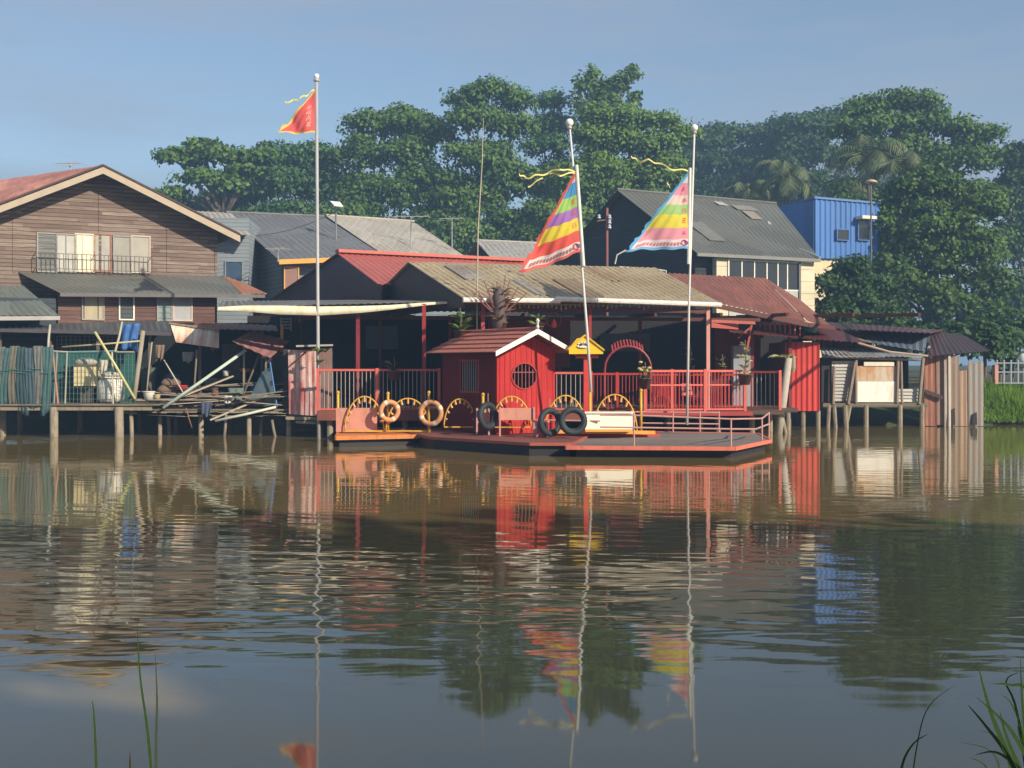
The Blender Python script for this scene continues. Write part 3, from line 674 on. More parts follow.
# left cream awning with valance
vp = [(218, 307, 38.6), (245, 305.5, 38.7), (280, 305.5, 38.8), (320, 306.5, 38.9), (360, 306, 39), (390, 305, 39.1), (425, 302.5, 39.3), (458, 301, 39.4)]
th = [3.5, 6, 9, 9, 7, 5, 3, 2]
q = MB(); vs = []
for (px, py, Y), h in zip(vp, th):
    p = P(px, py, Y); vs += [p, P(px, py+h, Y)+Vector((0, -.06, 0))]
n = len(vp); k = len(vs)
vs2 = [v+Vector((0, .03, 0)) for v in vs]
fs = [(2*i, 2*i+1, 2*i+3, 2*i+2) for i in range(n-1)]+[(k+2*i, k+2*i+2, k+2*i+3, k+2*i+1) for i in range(n-1)]
fs += [(2*i, 2*i+2, k+2*i+2, k+2*i) for i in range(n-1)]+[(2*i+1, k+2*i+1, k+2*i+3, 2*i+3) for i in range(n-1)]
q.add(vs+vs2, fs); q.build('awning', cream, rest, True)
q = MB(); q.sheet(P(222, 301, 43.5), P(372, 300, 44.5), P(455, 301, 39.5), P(218, 307, 38.65), .25, .015); q.build('awning_roof', m_sheet((.2, .19, .17), (.15, .1, .07), .4), rest)
# deck
DZ = Z(411, 38.8)
wd_deck = m_planks((.12, .09, .07), (.16, .12, .09), (.08, .06, .05), .15)
q = MB(); q.box(XY(318, 38.8), XY(640, 38.8), 38.7, 50, DZ-.14, DZ); q.box(XY(640, 40), XY(779, 40), 39.2, 41.2, DZ-.14, DZ); q.box(XY(640, 41.2), XY(786, 43), 41.2, 50, DZ-.14, DZ); q.build('deck', wd_deck, rest)
q = MB(); q.box(XY(318, 38.8), XY(640, 38.8), 38.66, 38.72, DZ-.3, DZ+.02); q.build('fascia_beam', m_plain((.2, .07, .05), .7), rest)
for px, Y in [(330, 39), (365, 39.2), (405, 39), (445, 39.2), (560, 39.2), (600, 39), (640, 39.4), (668, 39.8), (700, 39.6), (718, 40), (752, 40), (345, 43), (420, 43), (520, 43), (620, 43), (700, 43), (770, 43)]:
    q = MB(); q.tube([(XY(px, Y), Y, -1), (XY(px, Y), Y, DZ-.1)], .1, 8); q.build('pile', pile_mat, rest)
# posts
def post(px, Y, ytop, mat, r=.06, zb=None):
    q = MB(); z1 = Z(ytop, Y); q.box(XY(px, Y)-r, XY(px, Y)+r, Y-r, Y+r, DZ if zb is None else zb, z1); return q.build('post', mat, rest)
post(358, 39.3, 309, m_plain((.22, .03, .04), .5)); post(424, 39.3, 304, m_plain((.3, .03, .035), .5)); post(483, 39.2, 300, m_plain((.4, .08, .08), .5))
post(708, 40.7, 305, m_plain((.62, .3, .25), .5)); post(590, 39.9, 302, m_plain((.3, .03, .035), .5), .05)
for px, Y in [(380, 46), (450, 46), (640, 45), (752, 43.5), (300, 45), (560, 46), (790, 43.5)]: post(px, Y, 318, m_plain((.2, .03, .03), .5))
# interior: back wall, counters, panels
q = MB(); q.box(XY(250, 50), XY(800, 50), 49.5, 49.7, DZ, 4.4); q.build('back_wall', m_plain((.02, .016, .018), .8, .5, .8), rest)  # near-black colour stands in for the shade inside the pavilion
q = MB(); q.box(XY(488, 47), XY(570, 47), 46.9, 47, DZ+1.4, 4.2); q.build('wall_panel', m_plain((.26, .035, .035), .7), rest)
q = MB(); q.box(XY(715, 46), XY(760, 46), 45.9, 46, DZ+1.0, 3.9); q.build('wall_panel', m_plain((.26, .035, .035), .7), rest)
q = MB(); q.box(XY(366, 47), XY(398, 47), 46.9, 47, 3.0, 3.9); q.build('notice_board', m_plain((.10, .13, .16), .6), rest)
q = MB(); q.box(XY(600, 47), XY(650, 47), 46.9, 47, 2.9, 3.6); q.build('notice_board', m_plain((.10, .13, .16), .6), rest)
q = MB(); q.box(XY(733, 43.5), XY(750, 43.5), 43.4, 43.9, DZ, Z(346, 43.5)); o = q.build('cabinet_panel', m_plain((.3, .32, .36), .6), rest)
q = MB()
for k in range(9):
    x = XY(400, 43)+k*2.2; q.bar((x, 40, 4.05), (x, 49, 4.35), .08, .12)
q.bar((XY(300, 41), 41, 4.0), (XY(760, 42), 42, 3.95), .08, .12); q.bar((XY(480, 39.3), 39.3, 4.2), (XY(705, 40.6), 40.6, 4.2), .07, .14)
q.build('roof_beam', m_plain((.12, .04, .03), .8), rest)
# red picket valance under right roof
q = MB()
q.bar(P(711, 321, 41.2), P(755, 323, 42), .05, .1); q.bar(P(711, 324, 41.2), P(738, 326, 42), .05, .25)
q.bar(P(747, 350, 42), P(752, 322, 42), .07, .07); q.bar(P(738, 338, 42), P(752, 326, 42), .04, .06)
q.build('red_trim', m_plain((.35, .08, .06), .6), rest)
q = MB(); q.bar(P(758, 324, 43), P(803, 324, 43), .06)
for k in range(9): q.bar(P(760+k*5, 324, 43), P(760+k*5, 336, 43), .05)
q.build('red_trim', m_plain((.5, .1, .07), .6), rest)
# hanging little ornaments under the gutter
q = MB(); rd = random.Random(2)
for k in range(44):
    px = 492+k*4.6; Y = 38.9+k*.04; p = P(px, 304, Y); q.tube([p, p-Vector((0, 0, rd.uniform(.06, .2)))], [.02, .035], 5)
q.tube([P(488, 304, 38.8), P(600, 305, 39.9), P(694, 307, 40.7)], .015, 5)
q.build('bead_fringe', m_plain((.45, .38, .28), .6), rest)

# arch with red pickets over an entrance
AR = Frame(XY(628, 41), 41, 3)
arch = thing('entrance_arch', 'low red arch topped with a row of short red bars, inside the pavilion railing', 'arch', AR.pt(0, DZ))
cu, cz = AR.pix(628, 372); pts = []
for k in range(13):
    a = math.pi*k/12; pts.append(AR.pt(cu+math.cos(a)*.8, cz+.08+.8*math.sin(a)))
q = MB(); q.tube([Vector((pts[0].x, pts[0].y, DZ))]+pts+[Vector((pts[-1].x, pts[-1].y, DZ))], .04, 6); q.build('arch_rail', m_plain((.28, .04, .05), .5), arch)
for k in range(11):
    a = R(50+8*k); p = AR.pt(cu+math.cos(a)*.8, cz+.1+.8*math.sin(a)); q = MB(); q.bar(p, p+Vector((-.04, 0, .22)), .05, .04); q.build('picket', m_plain((.36, .05, .06), .5), arch)

# ================================================================== FENCES
def fence(label, pts, h, step, top_m, bal_m, base_m=None, mid=None, r=.02, group='railings round the pavilion deck', posts=(), zdrop=0):
    pts = [Vector(p) for p in pts]; t = thing('railing', label, 'railing', pts[0], group)
    q = MB(); q2 = MB()
    for a, b_ in zip(pts[:-1], pts[1:]):
        q.bar(a+Vector((0, 0, h)), b_+Vector((0, 0, h)), .07, .07); q2.bar(a+Vector((0, 0, .06)), b_+Vector((0, 0, .06)), .05, .05)
        if mid: q2.bar(a+Vector((0, 0, mid)), b_+Vector((0, 0, mid)), .05, .05)
    q.build('top_rail', top_m, t); q2.build('bottom_rail', base_m or top_m, t)
    for a, b_ in zip(pts[:-1], pts[1:]):
        n = max(1, int((b_-a).length/step))
        for k in range(n):
            p = a.lerp(b_, (k+.5)/n); qq = MB(); qq.bar(p+Vector((0, 0, .06)), p+Vector((0, 0, h)), r); qq.build('baluster', bal_m, t)
    for p in posts:
        p = Vector(p); qq = MB(); qq.bar(p-Vector((0, 0, zdrop)), p+Vector((0, 0, h+.06)), .09); qq.build('post', top_m, t)
    return t
def D(px, Y): return Vector((XY(px, Y), Y, DZ))
light_bal = m_plain((.42, .36, .35), .5, .2, 5); red_bal = m_plain((.42, .05, .05), .5, .2, 5); top_red = m_plain((.62, .13, .1), .5, .15, 5)
fence('long railing with pale bars and red top rail, left of the red hut', [D(318, 38.75), D(440, 38.8)], Z(370, 38.8)-DZ, .135, top_red, light_bal, posts=[D(318, 38.75), D(377, 38.75), D(439, 38.8)])
fence('railing stretch with pale bars just right of the red hut', [D(545, 38.8), D(592, 38.8)], Z(373, 38.8)-DZ, .14, top_red, light_bal, posts=[D(591, 38.8)])
fence('railing with close red bars between the yellow shrine and flower pot', [D(592, 39.4), D(642, 39.4)], Z(374, 39.4)-DZ, .11, red_paint, red_bal, posts=[D(617, 39.4)])
fence('right-hand railing with pale bars, ending by the leaning post', [D(742, 40.5), D(781, 39.6)], Z(372, 40)-DZ, .15, top_red, light_bal, posts=[D(745, 40.5), D(780, 39.6)])
fence('bright red double-railed railing across the right half of the pavilion', [D(645, 38.2), D(745, 38.9)], Z(371, 38.5)-DZ, .12, top_red, red_bal, mid=Z(385, 38.5)-DZ, r=.03, posts=[D(645, 38.2), D(672, 38.4), D(705, 38.6), D(745, 38.9)])
fence('red inner railing seen through the bright red one', [D(650, 41.5), D(742, 41.5)], 1.15, .13, red_paint, red_bal, r=.028)
q = MB(); q.box(XY(640, 38.2), XY(748, 38.8), 38.0, 39.3, DZ-.12, DZ-.0); o = q.build('deck', m_plain((.35, .05, .045), .6, .3), rest)

# red chairs stacked inside the railing
def chair(x, y, rz, label):
    t = thing('chair', label, 'chair', (x, y, DZ), 'plastic chairs inside the railing')
    c, s_ = math.cos(rz), math.sin(rz)
    def w_(a, b_, z): return Vector((x+a*c-b_*s_, y+a*s_+b_*c, DZ+z))
    q = MB(); q.prism([w_(-.22, -.22, .43), w_(.22, -.22, .43), w_(.22, .22, .43), w_(-.22, .22, .43)], (0, 0, .03)); q.build('seat', red_paint, t)
    q = MB(); q.prism([w_(-.2, .2, .47), w_(.2, .2, .47), w_(.17, .28, .88), w_(-.17, .28, .88)], w_(0, .025, 0)-w_(0, 0, 0)); q.build('backrest', red_paint, t)
    for a in (-1, 1):
        for b_ in (-1, 1):
            q = MB(); q.tube([w_(a*.19, b_*.19, .43), w_(a*.23, b_*.23, 0)], .022, 6); q.build('leg', red_paint, t)
chair(XY(690, 40), 40, .3, 'red plastic chair behind the bright red railing, farther from the flower pot')
chair(XY(662, 40.3), 40.3, -.4, 'red plastic chair behind the bright red railing, nearer the flower pot')

# ================================================================== RAFTS
orange = m_plain((.62, .2, .05), .55, .2, 3, dirt=(.3, .1, .04)); hullm = m_plain((.025, .022, .025), .6, .4, 2)
rd = m_plain((.28, .07, .055), .6, .3, 2, dirt=(.15, .05, .04)); salmon = m_plain((.6, .27, .2), .65, .15, 2, dirt=(.42, .2, .15))
def raft(label, poly, zt, name='raft', deckm=rd, edgem=pink_paint, edge=.09, hull_in=.25):
    c = sum((Vector((p[0], p[1], 0)) for p in poly), Vector())/len(poly)
    t = thing(name, label, 'raft', (c.x, c.y, 0))
    q = MB(); q.prism([(x, y, zt-.06) for x, y in poly], (0, 0, .06)); q.build('deck', deckm, t)
    q = MB(); n = len(poly)
    for i in range(n):
        a, b_ = Vector((*poly[i], zt-.03)), Vector((*poly[(i+1) % n], zt-.03)); q.bar(a, b_, .06, edge+.03)
    q.build('edge_beam', edgem, t)
    q = MB(); pp = [(c.x+(x-c.x)*(1-hull_in*.25), c.y+(y-c.y)*(1-hull_in*.25)) for x, y in poly]
    q.prism([(x, y, -.3) for x, y in pp], (0, 0, zt+.3-.07)); q.build('float', hullm, t)
    return t
def W2(px, py, z): Y = (CH-z)*FP/(py-HY); return (XY(px, Y), Y)
z1 = .3
r1 = raft('small orange raft with a salmon side panel, at the left end', [W2(336, 437, z1), W2(432, 435, z1), W2(440, 428, z1), W2(340, 428, z1)], z1, deckm=orange, edgem=orange)
q = MB(); a = P(336, 408, 36.4); b_ = P(377, 408, 36.4); q.prism([a, b_, P(377, 432, 36.4), P(336, 432, 36.4)], (0, .06, 0)); q.build('side_panel', salmon, r1)
z2 = .34
r2 = raft('long dark raft carrying the red hut', [W2(432, 437, z2), W2(530, 443, z2), W2(572, 443, z2), W2(600, 430, z2), W2(470, 424.5, z2), W2(400, 430, z2)], z2, deckm=m_plain((.2, .07, .055), .7, .35, 2, dirt=(.09, .06, .05)), edgem=m_plain((.34, .09, .06), .6, .3, 3), edge=.05, hull_in=.1)
z3 = .22
deck3 = m_planks((.24, .20, .18), (.3, .26, .23), (.16, .13, .12), .18)
z3 = .28
r3 = raft('low landing raft with pink pipe rails, at the right end', [W2(566, 446.5, z3), W2(735, 447.5, z3), W2(771, 440, z3), W2(758, 433.5, z3), W2(600, 431, z3)], z3, deckm=deck3, edgem=m_plain((.66, .17, .11), .6, .2, 2, dirt=(.35, .1, .07)), edge=.07, hull_in=.3)
# red raised step + white box cover on the raft
q = MB(); q.prism([P(556, 434, 34.2), P(660, 434, 34.9), P(660, 434, 34.9)+Vector((0, 1.3, 0)), P(556, 434, 34.2)+Vector((0, 1.3, 0))], (0, 0, -.22)); q.build('step', m_plain((.4, .05, .05), .6), r3)
q = MB(); q.bar(P(555, 431.5, 34.1), P(655, 432.5, 34.6), .08, .1); q.build('step_edge', m_plain((.7, .3, .04), .6), r3)
# pipe rails on landing
pr = m_plain((.5, .27, .25), .5, .2, 4)
q = MB()
def rail_line(pp, r=.024):
    q.tube([P(*p) for p in pp], r, 6)
Yc = W2(733, 446.5, z3)[1]; Ye = W2(766, 440.5, z3)[1]
rail_line([(600, 415, Yc+.1), (641, 415.5, Yc+.1), (731, 419, Yc), (762, 418.5, Ye), (769, 413, Ye+1.2)])
q.build('handrail', pr, r3); q = MB()
rail_line([(600, 427, Yc+.1), (731, 429, Yc), (756, 429, Ye), (769, 424, Ye+1.2)])
q.build('handrail', pr, r3); q = MB()
rail_line([(600, 412, 37.2), (640, 412, 37.2), (719, 412.5, 37.2)]); q.build('handrail', pr, r3); q = MB(); rail_line([(640, 423, 37.2), (719, 424, 37.2)])
q.build('handrail', pr, r3); q = MB()
rail_line([(534, 420, 34.2), (600, 421, 33.9)])
q.build('handrail', pr, r3)
for px, py, Y in [(634, 414, Yc+.1), (731, 418, Yc), (762, 417, Ye), (769, 412, Ye+1.2), (673, 411, 37.2), (719, 411, 37.2), (700, 411, 37.2)]:
    q = MB(); q.tube([P(px, py, Y), (XY(px, Y), Y, z3)], .024, 6); q.build('rail_post', pr, r3)
# white cabinet
t = thing('white_box', 'long white box on the landing raft beside the tyres', 'box', P(610, 431, 34.2))
q = MB(); a, b_ = P(585, 414.5, 33.9), P(632, 414.5, 34.2); dz = -16*34/1200
q.prism([a, b_, b_+Vector((0, 0, dz)), a+Vector((0, 0, dz))], (.1, .75, 0)); q.build('body', m_plain((.78, .74, .62), .5, .06, 2), t)
q = MB(); q.prism([a+Vector((-.03, -.03, .03)), b_+Vector((.03, -.03, .03)), b_+Vector((.13, .8, .03)), a+Vector((.07, .8, .03))], (0, 0, .03)); q.build('lid', m_plain((.82, .78, .66), .5, .06, 2), t)
q = MB(); q.bar(a+Vector((0, -.04, dz)), b_+Vector((0, -.04, dz)), .05, .07); q.build('base_strip', m_plain((.62, .3, .05), .6), t)
# salmon planter panels in front of the hut
def panel_box(label, px0, px1, y0, y1, Y, mat, zleg):
    t = thing('deck_panel', label, 'panel', P((px0+px1)/2, y1, Y), 'salmon boards on the raft edge')
    q = MB(); q.prism([P(px0, y0, Y), P(px1, y0, Y), P(px1, y1, Y), P(px0, y1, Y)], (0, .05, 0)); q.build('board', mat, t)
    for px in (px0+1, px1-1):
        q = MB(); q.bar(P(px, y0-1, Y-.03), (XY(px, Y), Y-.03, zleg), .05); q.build('upright', pr, t)
panel_box('salmon board below the round window of the hut', 499, 535, 408, 420, 34.3, salmon, z2)
panel_box('short salmon board just left of the single tyre', 476, 490, 409, 423, 34.8, salmon, z2)
panel_box('red-brown board low beside the paired tyres', 535, 548, 422, 437, 33.9, m_plain((.42, .1, .08), .6), z2)

# yellow half-wheel arches
def yarch(label, px0, px1, ytop, ybot, Y, nknob=9, posts=True):
    t = thing('arch_railing', label, 'railing', P((px0+px1)/2, ybot, Y), 'yellow half-round railings on the rafts')
    c = P((px0+px1)/2, ybot, Y); rx = (px1-px0)/2*Y/FP; rz = (ybot-ytop)*Y/FP
    pt = lambda a, k=1: c+Vector((-math.cos(a)*rx*k, 0, math.sin(a)*rz*k))
    q = MB(); q.tube([pt(math.pi*i/24) for i in range(25)], .023, 7); q.build('arch', yellow_paint, t, True)
    q = MB()
    for i in range(1, nknob+1):
        a = math.pi*i/(nknob+1); q.tube([pt(a, 1), pt(a, .84)], [.028, .04], 6)
    q.build('knob_row', m_plain((.6, .3, .08), .5), t)
    q = MB(); q.bar(pt(0), pt(math.pi), .04); q.build('base_bar', yellow_paint, t); return t
yarch('yellow arch railing with studs, leftmost, on the orange raft', 345, 384, 396.5, 431, 36.3)
yarch('yellow arch railing between the two life rings', 386, 430, 398.5, 431, 36.2)
yarch('dull yellow arch railing in the shade at the left foot of the hut', 444, 476, 399, 427, 35.9)
yarch('yellow arch railing right below the round window', 492, 531, 396.5, 427, 34.6)
yarch('yellow arch railing above the paired tyres', 545, 586, 395.5, 432, 34.5)
yarch('yellow arch railing above the white box', 593, 637, 394.5, 432, 35.3)
def ypost(label, px, y0, y1, Y):
    t = thing('yellow_post', label, 'post', P(px, y1, Y), 'yellow posts on the rafts')
    q = MB(); q.tube([P(px, y1, Y), P(px, y0, Y)], .04, 8); q.build('shaft', yellow_paint, t, True)
    q = MB(); q.lathe(P(px, y0, Y), [(.045, -.02), (.055, .02), (.04, .05), (.01, .07)], 8); q.build('cap', yellow_paint, t)
ypost('yellow post at the left end of the orange raft', 338, 393, 432, 36.45)
ypost('yellow post between the two left arches', 388, 394, 432, 36.35)
ypost('yellow post beside the right-hand life ring', 429, 393, 433, 36.15)
ypost('yellow post just left of the single tyre', 483, 395, 425, 34.9)
ypost('yellow post beneath the yellow shrine roof', 590, 391, 430, 34.8)
ypost('yellow post at the right end of the last arch', 641, 391, 431, 35.4)

# life rings and tyres
def life_ring(label, px, py, Y, rp, ax):
    c = P(px, py, Y); t = thing('life_ring', label, 'life ring', c, 'life rings on the orange raft'); Rr = rp*Y/FP
    q = MB(); q.ring(c, ax, Rr-.075, .075, 32, 10); q.build('ring', m_plain((.58, .27, .12), .6, .25, 4, dirt=(.42, .28, .18)), t, True)
    for k in range(4):
        q = MB(); q.ring(c, ax, Rr-.075, .08, 4, 10, a0=k*math.pi/2+.3, a1=k*math.pi/2+.62); q.build('band', m_plain((.66, .55, .42), .6), t, True)
life_ring('faded orange life ring hung between the yellow arches', 389.5, 411, 36.1, 11.5, (.45, -1, 0))
life_ring('faded orange life ring by the yellow post left of the hut', 431, 413, 36.0, 13.5, (-.35, -1, .05))
def tyre(label, px, py, Y, ro, wd, ax):
    c = P(px, py, Y); t = thing('tyre', label, 'tyre', c, 'tyres hung as fenders on the raft'); Rr = (ro-1)*Y/FP; r = Rr*.21
    q = MB(); q.ring(c, ax, Rr-r, r, 60, 12, fn=lambda i, k: (1.0+(.12 if (i % 2 == 0 and k in (0, 1, 2, 10, 11)) else 0))*(1 if True else 1)); q.build('tread', black_rubber, t, True)
    q = MB(); q.ring(c, ax, Rr-r*1.95, r*.16, 32, 6); q.build('bead', m_plain((.05, .06, .065), .5), t, True)
    q = MB(); q.tube([c+Vector((0, .05, Rr-r)), c+Vector((0, .1, Rr+.25))], .012, 5); q.build('rope', m_plain((.3, .25, .18), .8), t)
tyre('single black tyre hung in front of the corner of the red hut', 488, 416, 34.3, 15, 0, (1.1, -1, .12))
tyre('black tyre, left one of the touching pair', 550, 422, 33.3, 15.5, 0, (.75, -1, .05))
tyre('black tyre, right one of the touching pair, facing the river', 573, 421, 33.1, 15.5, 0, (.15, -1, .08))

# ================================================================== RED HUT
HU = Frame(XY(497, 34.8), 34.8, 34)
hut = thing('red_hut', 'small red hut with a round window and white-trimmed gable, on the raft', 'hut', HU.pt(1, z2))
hw = HU.pix(555, 400)[0]; ze = Z(349, 34.8); za = HU.pix(527, 333)[1]; hd = 3.1; bk = -HU.n
ap = hw/2; zb = z2+.02
redb = m_planks((.50, .035, .035), (.60, .055, .045), (.36, .03, .03), .16, gap=.06, vert=True, dark=.6)
# front wall with a round hole
cu = HU.pix(524, 376)[0]; czz = HU.pix(524, 376)[1]; rad = 12.5/34.5*1.0
rad_u = (HU.pix(536.5, 376)[0]-HU.pix(511.5, 376)[0])/2; rad_z = (HU.pix(524, 363)[1]-HU.pix(524, 389)[1])/2
outer = [(0, zb), (hw/2, zb), (hw, zb), (hw, (zb+ze)/2), (hw, ze), (ap+hw*.25, (ze+za)/2), (ap, za), (ap-hw*.25, (ze+za)/2), (0, ze), (0, (zb+ze)/2)]
NH = 32; inner = [(cu+rad_u*math.cos(2*math.pi*k/NH), czz+rad_z*math.sin(2*math.pi*k/NH)) for k in range(NH)]
def out_at(a):
    dx, dz = math.cos(a), math.sin(a); best = None; n = len(outer)
    for i in range(n):
        (x1, y1), (x2, y2) = outer[i], outer[(i+1) % n]; ex, ez = x2-x1, y2-y1; den = dx*ez-dz*ex
        if abs(den) < 1e-9: continue
        t = ((x1-cu)*ez-(y1-czz)*ex)/den; s_ = ((x1-cu)*dz-(y1-czz)*dx)/den
        if t > 0 and -1e-6 <= s_ <= 1+1e-6 and (best is None or t < best): best = t
    return (cu+dx*best, czz+dz*best)
angs = sorted(set([round(2*math.pi*k/64, 5) for k in range(64)]+[round(math.atan2(z-czz, u-cu) % (2*math.pi), 5) for u, z in outer]))
q = MB(); vs = []
for lay in (0, -.06):
    for a in angs:
        vs.append(HU.pt(cu+rad_u*math.cos(a), czz+rad_z*math.sin(a), lay)); vs.append(HU.pt(*out_at(a), lay))
n = len(angs); fs = []
for i in range(n):
    j = (i+1) % n; fs.append((2*i, 2*i+1, 2*j+1, 2*j)); o_ = 2*n
    fs.append((o_+2*i, o_+2*j, o_+2*j+1, o_+2*i+1)); fs.append((2*i, 2*j, o_+2*j, o_+2*i)); fs.append((2*i+1, o_+2*i+1, o_+2*j+1, 2*j+1))
q.add(vs, fs); q.build('front_wall', redb, hut)
# vertical battens
q = MB()
for k in range(11):
    u = hw*(k+.5)/11
    zt = ze+(za-ze)*(1-abs(u-ap)/ap)-.05
    dd = abs(u-cu)/rad_u
    if dd < 1:
        hgt = rad_z*math.sqrt(1-dd*dd)+.04; HU.box(q, u-.012, u+.012, zb, czz-hgt, 0, .015); HU.box(q, u-.012, u+.012, czz+hgt, zt, 0, .015)
    else: HU.box(q, u-.012, u+.012, zb, zt, 0, .015)
q.build('batten', redb, hut)
# window grille
wr = MB(); 
for k in range(NH):
    a, b_ = 2*math.pi*k/NH, 2*math.pi*(k+1)/NH
    wr.bar(HU.pt(cu+rad_u*math.cos(a), czz+rad_z*math.sin(a), .01), HU.pt(cu+rad_u*math.cos(b_), czz+rad_z*math.sin(b_), .01), .05, .04)
wo = wr.build('round_window', m_plain((.35, .03, .03), .5), hut)
q = MB()
for k in range(6):
    u = -0.72+k*.29; hgt = math.sqrt(1-u*u); HU.box(q, cu+u*rad_u-.013, cu+u*rad_u+.013, czz-hgt*rad_z, czz+hgt*rad_z, -.04, -.01)
HU.box(q, cu-.95*rad_u, cu+.95*rad_u, czz+.25*rad_z, czz+.25*rad_z+.03, -.045, -.008)
q.build('bar', m_plain((.22, .06, .06), .5), wo)
# side + back walls
redb_shaded = m_planks((.17, .02, .03), (.2, .025, .03), (.12, .02, .025), .16, gap=.06, vert=True)  # same red boards, with the shade of the side put into the colour
# left side wall has a barred opening: build from four pieces
SF = Frame(0, 0, 0); SF.O = HU.pt(0, 0); SF.d = bk.copy(); SF.n = -HU.d   # u runs backwards
w0, w1, wz0, wz1 = 1.0, 2.0, ze-1.25, ze-.35
q = MB(); SF.box(q, .06, w0, zb, ze, -.06, 0); SF.box(q, w1, hd, zb, ze, -.06, 0); SF.box(q, w0, w1, zb, wz0, -.06, 0); SF.box(q, w0, w1, wz1, ze, -.06, 0)
q.build('side_wall', redb_shaded, hut)
wq = MB(); 
for a, b_, c_, d_ in ((w0-.04, w1+.04, wz1, wz1+.05), (w0-.04, w1+.04, wz0-.05, wz0), (w0-.04, w0, wz0, wz1), (w1, w1+.04, wz0, wz1)): SF.box(wq, a, b_, c_, d_, -.03, .02)
wo = wq.build('side_window', red_paint, hut)
q = MB()
for k in range(8): u = w0+(k+.5)*(w1-w0)/8; SF.box(q, u-.012, u+.012, wz0, wz1, -.04, -.02)
q.build('bar', light_bal, wo)
q = MB(); HU.box(q, hw-.06, hw, zb, ze, -hd, -.06); HU.box(q, .06, hw-.06, zb, ze, -hd, -hd+.06); q.build('side_wall', redb_shaded, hut)
# roof
ovf, ovs = .55, .42; sl = (za-ze)/ap
rt = za+.06; eo = ze-sl*ovs+.06
Lf, Lb_ = HU.pt(-ovs, eo, ovf), HU.pt(-ovs, eo, -hd-.35); Rf, Rb = HU.pt(hw+ovs, eo, ovf), HU.pt(hw+ovs, eo, -hd-.35)
Tf, Tb = HU.pt(ap, rt, ovf), HU.pt(ap, rt, -hd-.35)
rm = m_plain((.46, .15, .10), .65, .3, 5, dirt=(.24, .08, .055))
q = MB()
for k in range(5):      # overlapping tile courses, each a thin step
    for A, B, C_, D_, i_ in ((Tb, Tf, Lf, Lb_, 0), (Tf, Tb, Rb, Rf, 1)):
        v0, v1 = k/5, (k+1)/5+.02
        up = Vector((0, 0, 1))
        a = A.lerp(D_, v0)+up*.005; b_ = B.lerp(C_, v0)+up*.005; c_ = B.lerp(C_, v1)+up*.045; d_ = A.lerp(D_, v1)+up*.045
        q.prism([a, b_, c_, d_], (0, 0, .022))
o = q.build('roof', rm, hut)
q = MB(); q.tube([Tf+Vector((0, 0, .05)), Tb+Vector((0, 0, .05))], .06, 7)
q.build('ridge_cap', rm, o)
q = MB()
for e_ in (Lf, Rf): q.prism([Tf+Vector((0, 0, .05)), e_+Vector((0, 0, .06)), e_+Vector((0, 0, -.08)), Tf+Vector((0, 0, -.1))], HU.n*.04)
q.build('bargeboard', m_plain((.8, .76, .68), .5, .05, 2), hut)
q = MB(); q.lathe(Tf+Vector((0, 0, .05))+HU.n*.02, [(.03, 0), (.05, .05), (.03, .12), (.045, .2), (.06, .24), (.02, .3)], 8); q.build('finial', m_plain((.6, .58, .55), .5), hut)

# ================================================================== FLAG POLES AND FLAGS
def flagpole(label, pts, r, ball, mat=pole_white, rb=None):
    b_ = Vector(pts[0]); t = thing('flagpole', label, 'flagpole', b_, 'flagpoles at the waterfront')
    q = MB(); q.tube(pts, r, 10, r2=rb or r*.7); q.build('pole', mat, t, True)
    tp = Vector(pts[-1]); q = MB(); prof = [(.001, -ball)]+[(ball*math.sin(math.pi*k/8), -ball*math.cos(math.pi*k/8)) for k in range(1, 8)]+[(.001, ball)]
    q.lathe(tp+Vector((0, 0, ball*.6)), prof, 14); q.build('finial_ball', m_plain((.8, .8, .78), .35, .05), t, True)
    q = MB(); q.lathe(tp-Vector((0, 0, .12)), [(r, 0), (r*1.6, .02), (r*1.6, .07), (r, .1)], 10); q.build('collar', m_plain((.4, .4, .42), .4), t)
    return t
Y1 = 38.9
p1 = flagpole('tall pale flagpole on the left, carrying the red pennant', [(XY(319, Y1), Y1, -.8), (XY(318, Y1), Y1, 3), P(316.5, 78, Y1)], .062, .09, mat=m_plain((.38, .38, .39), .45, .15, 3), rb=.05)
Y2 = 34.2
p2 = flagpole('leaning flagpole with white globe, right beside the hut', [P(591, 392, Y2+.2), P(587, 330, Y2), P(579, 230, Y2), P(569.5, 125, Y2)], .045, .115, rb=.03)
Y3 = 36.6
p3 = flagpole('upright thin flagpole with white globe, over the bright red railing', [P(687, 425, Y3), P(689, 300, Y3), P(694.5, 130, Y3)], .042, .11, rb=.03)
